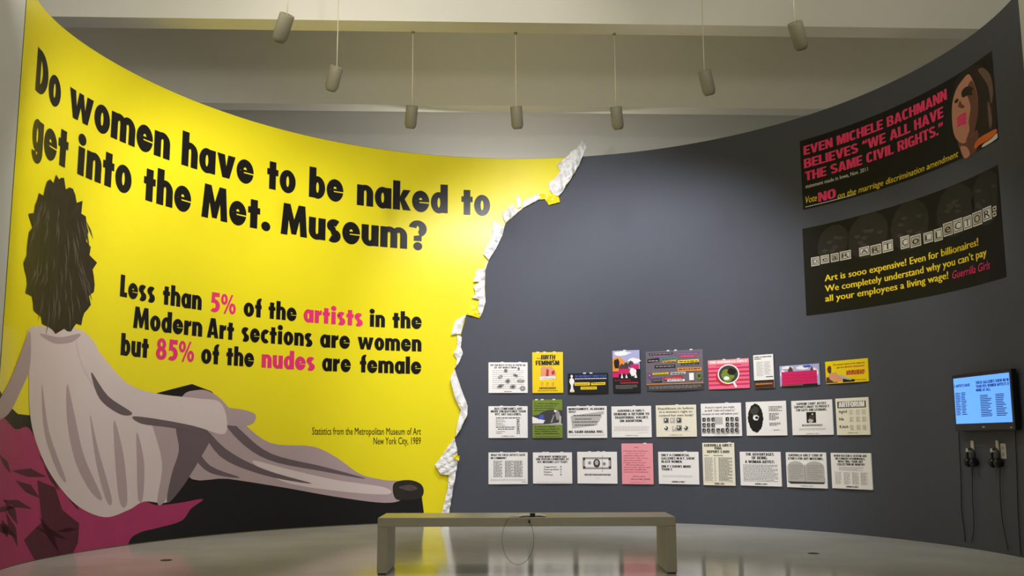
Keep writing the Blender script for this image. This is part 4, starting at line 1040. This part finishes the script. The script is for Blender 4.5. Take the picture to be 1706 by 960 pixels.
small_poster((1233, 753, 1301, 810), PW, 'white poster headed THE ADVANTAGES above eleven lines of type, bottom row', [
    ('t', 'THE ADVANTAGES', .15, .84, .885, .075, PK), ('t', 'OF BEING', .3, .67, .78, .075, PK), ('t', 'A WOMAN ARTIST:', .13, .85, .665, .075, PK), ('g', .08, .92, .63, .12, 13, PDG, .35), ('t', 'GUERRILLA GIRLS', .36, .66, .04, .04, PK)], clips=())
it = [('t', 'GUERRILLA GIRLS\u2019 CODE OF', .07, .92, .885, .06, PK), ('t', 'ETHICS FOR ART MUSEUMS.', .06, .93, .79, .06, PK), ('p', [(.03, .16), (.1, .1), (.92, .12), (.95, .17), (.95, .3), (.03, .3)], PDG),
      ('p', [(.03, .17)] + [(.03 + .215 - .215 * math.cos(a), .58 + .17 * math.sin(a)) for a in np.linspace(0, math.pi, 12)] + [(.46, .17)], PGL), ('p', [(.475, .17)] + [(.475 + .235 - .235 * math.cos(a), .58 + .17 * math.sin(a)) for a in np.linspace(0, math.pi, 12)] + [(.945, .17)], PGL), ('r', .46, .17, .475, .66, PG),
      ('g', .08, .42, .66, .22, 9, PG, .35), ('g', .52, .9, .66, .22, 9, PG, .35), SIG(PDG, .04, .025)]
small_poster((1310, 754, 1377, 813), PW, 'white poster with a picture of two grey rounded tablets, bottom row', it, clips=())
it = [('t', 'WHEN RACISM & SEXISM ARE', .08, .9, .89, .055, PK), ('t', 'NO LONGER FASHIONABLE,', .12, .86, .81, .055, PK), ('t', 'WHAT WILL YOUR ART', .18, .8, .73, .055, PK), ('t', 'COLLECTION BE WORTH?', .16, .84, .65, .055, PK), ('g', .2, .8, .62, .5, 4, PGL, .5)]
for x in (.09, .31, .52, .73): it.append(('g', x, x + .16, .47, .12, 12, PGL, .5))
it.append(('t', 'GUERRILLA GIRLS', .36, .66, .045, .035, PK))
small_poster((1385, 755, 1452, 815), PW, 'white poster headed WHEN RACISM over four pale columns, rightmost of the bottom row', it, clips=())

# ================================================================ VIDEO SCREEN AND HEADPHONES
PLASTIC = mat('black_plastic', (20, 20, 22), .35, .45, .05, 30)
SCREEN = mat('lit_blue_screen', (96, 160, 250), .3, .4, 0, 1, 0, 0.9)
SCREEN_TXT = mat('screen_text', (44, 84, 176), .3, .4, .02, 30)
HOOK = mat('white_hook', (190, 188, 182), .4, .4, .03, 30)
TV_OFF = .11
cs = [px(*p, TV_OFF) for p in ((1584, 626), (1680, 614), (1684, 714), (1587, 721))]
ts0 = (cs[0][0] + cs[3][0]) / 2; ts1 = (cs[1][0] + cs[2][0]) / 2; tz1 = (cs[0][1] + cs[1][1]) / 2; tz0 = (cs[2][1] + cs[3][1]) / 2
tsc = (ts0 + ts1) / 2
_p, _t = plan_at(tsc)
tw = ts1 - ts0; th = tz1 - tz0
tv = bpy.data.objects.new('video_screen', None); tv.empty_display_size = .1
tv.location = W(tsc, tz0, 0); tv.rotation_euler = (0, 0, math.atan2(_t[1], _t[0])); COL.objects.link(tv)
tag(tv, 'black video screen showing blue pages of text, above two pairs of headphones', 'screen')
def tv_part(mb, name, par=None):
    o = link_mesh(name, mb.v, mb.f, mb.mats, None, mb.m); o.parent = par or tv; return o
mb = MB(); mb.box((-tw / 2, -TV_OFF, 0), (tw / 2, -TV_OFF + .06, th), PLASTIC, None, .006)
fr = .035
tv_part(mb, 'bezel')
mb = MB(); mb.box((-tw / 2 + fr, -TV_OFF - .003, .075), (tw / 2 - fr, -TV_OFF + .001, th - fr), SCREEN); panel = tv_part(mb, 'display_panel')
mb = MB(); mb.box((-tw * .3, -TV_OFF + .058, th * .2), (tw * .3, -.012, th * .8), PLASTIC, None, .004); tv_part(mb, 'wall_bracket')
mb = MB(); mb.box((-.02, -TV_OFF - .002, .03), (.02, -TV_OFF + .001, .042), HOOK); mb.box((tw / 2 - .08, -TV_OFF - .002, .02), (tw / 2 - .05, -TV_OFF + .001, .03), HOOK)
o = tv_part(mb, 'indicator'); o['label'] = 'pale marks on the lower bezel'
mb = MB()
X0, X1, Y0, Y1 = -tw / 2 + fr, tw / 2 - fr, .075, th - fr
def scr(text, u0, u1, v, cap, bold=.02):
    Q, w = plain(text, bold); k = (u1 - u0) * (X1 - X0) / w; h = cap * (Y1 - Y0) / CAP
    V = []; F = []
    for q in Q:
        n = len(V); V += [(X0 + u0 * (X1 - X0) + a * k, -TV_OFF - .004, Y0 + v * (Y1 - Y0) + b * h) for a, b in q]; F.append(tuple(range(n, n + len(q))))
    mb.add(V, F, SCREEN_TXT)
scr('S ARTISTS HAVE', .01, .31, .80, .06); scr('THESE GALLERIES SHOW NO M', .42, .99, .83, .06); scr('THAN 10% WOMEN ARTISTS O', .42, .99, .75, .06); scr('NONE AT ALL.', .42, .68, .67, .06)
rr = random.Random(5)
for u0, n, v1 in ((.02, 14, .66), (.13, 14, .66), (.48, 13, .57), (.75, 13, .57)):
    for k in range(n):
        L = rr.uniform(.07, .1) if u0 < .4 else rr.uniform(.12, .2)
        v = v1 - k * .036
        V = [(X0 + u * (X1 - X0), -TV_OFF - .004, Y0 + w_ * (Y1 - Y0)) for u, w_ in ((u0, v), (u0 + L, v), (u0 + L, v + .018), (u0, v + .018))]
        mb.add(V, [(0, 1, 2, 3)], SCREEN_TXT)
tv_part(mb, 'screen_lettering', panel)

def wall_curve(pts, off, n=8):
    """smooth path along the wall through photo points"""
    q = [np.array(W(*px(x, y, off), off)) for x, y in pts]
    out = []
    q = [q[0]] + q + [q[-1]]
    for i in range(1, len(q) - 2):
        p0, p1, p2, p3 = q[i - 1:i + 3]
        for j in range(n):
            t_ = j / n
            out.append(.5 * ((2 * p1) + (p2 - p0) * t_ + (2 * p0 - 5 * p1 + 4 * p2 - p3) * t_ ** 2 + (3 * p1 - p0 - 3 * p2 + p3) * t_ ** 3))
    out.append(q[-1]); return [Vector(a) for a in out]
CORD = mat('black_cord', (16, 16, 17), .5, .3, .05, 30)
def cable(pts, label, r=.0042, off=.012):
    mb = MB(); mb.tube(wall_curve(pts, off), r, CORD)
    o = mb.build('cable', None, True); return tag(o, label, 'cable', 'cables hanging under the video screen')
cable([(1597, 719), (1599, 760), (1601, 800), (1602, 850), (1606, 880), (1608, 903)], 'black cable hanging from the left end of the video screen')
cable([(1691, 712), (1694, 780), (1696, 850), (1699, 900), (1701, 926)], 'black cable hanging from the right end of the video screen')

def headphones(hx, hy, cxp, cyp, cord, label, hooklabel):
    """hung by the band from a white hook; ear cups lie against the wall"""
    s, z = px(hx, hy, .04)
    s = px(cxp, cyp, .05)[0] - .015
    hk = thing('headphone_hook', W(s, z - .05, 0), hooklabel, 'hook', 'white hooks under the video screen')
    mb = MB(); mb.box((-.025, -.012, -.01), (.025, 0, .11), HOOK, None, .003)
    mb.box((-.018, -.072, -.008), (.018, -.01, .012), HOOK, None, .003); mb.box((-.018, -.078, -.008), (.018, -.07, .03), HOOK, None, .003)
    p, t = plan_at(s); M = Matrix.Translation(W(s, z - .05, 0)) @ Matrix.Rotation(math.atan2(t[1], t[0]), 4, 'Z')
    mb.v = [tuple(M @ Vector(v)) for v in mb.v]
    mb.build('hook_plate', hk)
    s2 = s + .015; z2 = z - .05 + .012 + .014 - .109
    hp = thing('headphones', W(s2, z2, .03), label, 'headphones', 'headphones under the video screen')
    p, t = plan_at(s2); M = Matrix.Translation(W(s2, z2, .045)) @ Matrix.Rotation(math.atan2(t[1], t[0]), 4, 'Z')
    def put(mb, name, lab=None):
        mb.v = [tuple(M @ Vector(v)) for v in mb.v]; return mb.build(name, hp, True)
    R = .06
    mb = MB(); mb.tube([Vector((R * math.cos(a), 0, .04 + R * 1.15 * math.sin(a))) for a in np.linspace(-.35, math.pi + .35, 26)], .013, PLASTIC, 10); put(mb, 'headband')
    for sx in (-1, 1):
        mb = MB(); R4 = Matrix.Translation(Vector((sx * .046, -.002, -.03))) @ Matrix.Rotation(sx * math.radians(72), 4, 'Y')
        mb.lathe([(.018, -.028), (.038, -.026), (.046, -.012), (.047, .01), (.042, .024), (.025, .029)], R4, PLASTIC, 24); put(mb, 'ear_cup')
    mb = MB(); q = wall_curve(cord, .02); mb.tube(q, .0036, CORD, 6); o = mb.build('cord', hp, True)
headphones(1609, 744, 1617, 766, [(1619, 777), (1620, 800), (1620, 830), (1622, 860), (1622, 885), (1618, 905)], 'black headphones hanging under the screen, nearer its left end', 'left white hook below the video screen')
headphones(1652, 744, 1658, 767, [(1666, 780), (1666, 810), (1668, 850), (1672, 880), (1677, 905), (1680, 918)], 'black headphones hanging under the screen, nearer its right end', 'right white hook below the video screen')
s, z = px(1671, 752, .01)
o = thing('outlet_plate', W(s, z - .1, 0), 'small pale outlet plate behind the right-hand headphones', 'outlet')
p, t_ = plan_at(s); M = Matrix.Translation(W(s, z, 0)) @ Matrix.Rotation(math.atan2(t_[1], t_[0]), 4, 'Z')
mb = MB(); mb.box((-.045, -.008, -.075), (.045, 0, .075), HOOK, None, .002); mb.v = [tuple(M @ Vector(v)) for v in mb.v]; mb.build('cover_plate', o)
mb = MB()
for dz in (-.03, .03): mb.box((-.018, -.0095, dz - .014), (.018, -.007, dz + .014), PG)
mb.v = [tuple(M @ Vector(v)) for v in mb.v]; mb.build('socket', o)

# ================================================================ BENCH AND WHAT LIES ON IT
BENCH = mat('white_satin_bench_paint', (196, 190, 170), .34, .3, .02, 8)
bn = thing('bench', (0.115, 9.17, 0), 'long low white gallery bench in the middle of the floor', 'bench')
x0, x1, y0, y1, zt = -1.15, 1.385, 8.87, 9.47, .471
LEG = .085
mb = MB(); mb.box((x0, y0, zt - .076), (x1, y1, zt), BENCH, None, .004); mb.build('seat', bn)
for a in (x0, x1 - LEG):
    mb = MB(); mb.box((a, y0, .012), (a + LEG, y1, zt - .0765), BENCH, None, .003); lg = mb.build('leg', bn)
    mb = MB(); mb.box((a + .006, y0 + .006, .0), (a + LEG - .006, y1 - .006, .0125), PLASTIC); f_ = mb.build('foot_strip', lg)
bk = thing('booklet', (.16, 9.0, zt), 'small white open booklet with a dark clip on the bench top', 'booklet')
c0 = on_z(886, 857, zt)
mb = MB()
for sx in (-1, 1):
    V = []; F = []
    for i in range(7):
        u = i / 6; xx = c0.x + sx * (.005 + .11 * u); zz = zt + .004 + .012 * math.sin(math.pi * min(1, u * 1.1)) * (1 - u * .5)
        V += [(xx, 8.90, zz), (xx, 8.90 + .17, zz)]
    for i in range(6): F.append((2 * i, 2 * i + 2, 2 * i + 3, 2 * i + 1) if sx > 0 else (2 * i, 2 * i + 1, 2 * i + 3, 2 * i + 2))
    mb.add(V, F, WHITE_PAPER)
ob = mb.build('pages', bk); md = ob.modifiers.new('thickness', 'SOLIDIFY'); md.thickness = .004; md.offset = 1
mb = MB(); mb.box((c0.x - .022, 8.885, zt + .0005), (c0.x + .022, 8.93, zt + .034), PLASTIC, None, .003); mb.build('clip', bk)
TETHER = mat('thin_grey_wire', (84, 78, 66), .5, .3, .05, 30)
tc_ = thing('tether_cord', (c0.x, 8.862, zt), 'thin wire loop hanging down the bench front from the booklet', 'cord')
mb = MB()
pts = [(c0.x, 8.866, zt + .003), (c0.x - .06, 8.862, zt + .003), (c0.x - .11, 8.860, zt + .001)]
for a in np.linspace(115, 405, 40):
    pts.append(tuple(on_y(863 + 26.5 * math.cos(math.radians(a)), 899 - 42 * math.sin(math.radians(a)), 8.860)))
mb.tube(pts, .0018, TETHER, 6); mb.build('wire_loop', tc_, True)
q = pts[-1]
mb = MB(); mb.box((q[0] - .008, 8.857, q[2] - .012), (q[0] + .008, 8.868, q[2] + .012), PLASTIC, None, .002); mb.build('crimp', tc_)

for (x, y, lab) in ((277, 934, 'small dark floor outlet cover left of the bench'), (1355, 922.5, 'small dark floor outlet cover right of the bench')):
    c = on_z(x, y, 0)
    o = thing('floor_outlet', (c.x, c.y, 0), lab, 'floor outlet', 'dark floor outlet covers')
    mb = MB(); mb.lathe([(.055, 0), (.055, .004), (.05, .006), (.001, .006)], Matrix.Translation(c), mat('dark_brass', (54, 46, 36), .4, .4, .1, 20), 28); mb.build('cover', o, False)
    mb = MB(); mb.box((c.x - .025, c.y - .008, .0055), (c.x + .025, c.y + .008, .0075), PLASTIC); mb.build('flap', o)

# ================================================================ PENDANT SPOTLIGHTS
HOUSING = mat('white_lamp_housing', (132, 126, 104), .5, .3, .03, 12)
ROD = mat('pale_lamp_rod', (206, 198, 168), .4, .4, .03, 12)
LENS = mat('lit_lens', (255, 244, 224), .3, .3, 0, 1, 0, 6.0)
LAMP_Z = 4.95
lamps = [  # photo point, lean (degrees from plumb), outward direction, watts, drop and width of the beam, colour, label
    (471, 47, 36, (-.66, .75), 150, -.7, 115, NEUT, 'white pendant spotlight nearest the yellow mural, tilted furthest left'),
    (556, 131, 30, (-.60, .80), 140, -.7, 115, NEUT, 'second white pendant spotlight from the left, leaning left'),
    (685, 195, 22, (-.3, .95), 45, -.8, 112, NEUT, 'third white pendant spotlight from the left, almost upright'),
    (861, 196, 20, (.22, .97), 250, -.7, 110, COOL, 'white pendant spotlight hanging straight at the middle of the row'),
    (1028, 197, 22, (.35, .94), 190, -.9, 105, COOL, 'third white pendant spotlight from the right, almost upright'),
    (1178, 138, 28, (.58, .81), 110, -1.4, 90, NEUT, 'second white pendant spotlight from the right, leaning right'),
    (1330, 60, 34, (.62, .78), 80, -1.5, 86, NEUT, 'white pendant spotlight nearest the large black posters, tilted furthest right')]
for (x, y, lean, od, wt, drop, cone, colr, lab) in lamps:
    c = on_z(x, y, LAMP_Z)
    l = math.radians(lean); n = math.hypot(*od)
    d = Vector((od[0] / n * math.sin(l), od[1] / n * math.sin(l), -math.cos(l)))
    M = Matrix.Translation(c) @ (-d).to_track_quat('Z', 'Y').to_matrix().to_4x4()
    t = thing('pendant_spotlight', c, lab, 'lamp', 'pendant spotlights over the curved wall')
    R, L = .071, .135
    mb = MB()
    mb.lathe([(.02, L), (R - .004, L), (R, L - .006), (R, -L + .05), (R - .01, -L + .018), (R - .022, -L), (R - .028, -L), (R - .018, -L + .05), (R - .014, -L + .16), (.002, -L + .16)], M, HOUSING, 36)
    hs = mb.build('housing', t, True)
    mb = MB(); mb.lathe([(.002, -L + .150), (R - .018, -L + .150), (R - .018, -L + .155), (.002, -L + .155)], M, LENS, 28); mb.build('lens', hs)
    top = M @ Vector((0, 0, L))
    beam_y = 11.43 + YAW * c.x
    ceil = BEAM_Z if beam_y - .02 < top.y < beam_y + .34 else 7.6
    mb = MB(); mb.tube([top + Vector((0, 0, -.01)), top + Vector((0, 0, .3)), Vector((top.x, top.y, ceil - .01))], .005, ROD, 8); mb.build('rod', t, True)
    mb = MB(); mb.lathe([(.016, -.02), (.02, -.016), (.02, 0.0)], Matrix.Translation(Vector((top.x, top.y, ceil))), HOUSING, 20); mb.build('canopy', t, True)
    e = M @ Vector((0, 0, -L - .03))
    sp_ = spot(e, Vector((e.x, e.y, e.z)) + Vector((od[0] / n, od[1] / n, drop)), wt, cone, .7, colr, .05)
    sp_.name = 'lamp_beam'
    sp_.parent = t; sp_.matrix_parent_inverse = Matrix.Translation(-t.location)
    if c.y > 10:                    # uplight added above the housing to brighten the beam behind
        e = M @ Vector((0, 0, L + .03)) + Vector((0, .07, 0))
        up = spot(e, e + Vector((0, .8, .6)), 11 if y > 150 else 8, 100, .6, NEUT, .04)
        up.name = 'added_uplight'
        up.parent = t; up.matrix_parent_inverse = Matrix.Translation(-t.location)
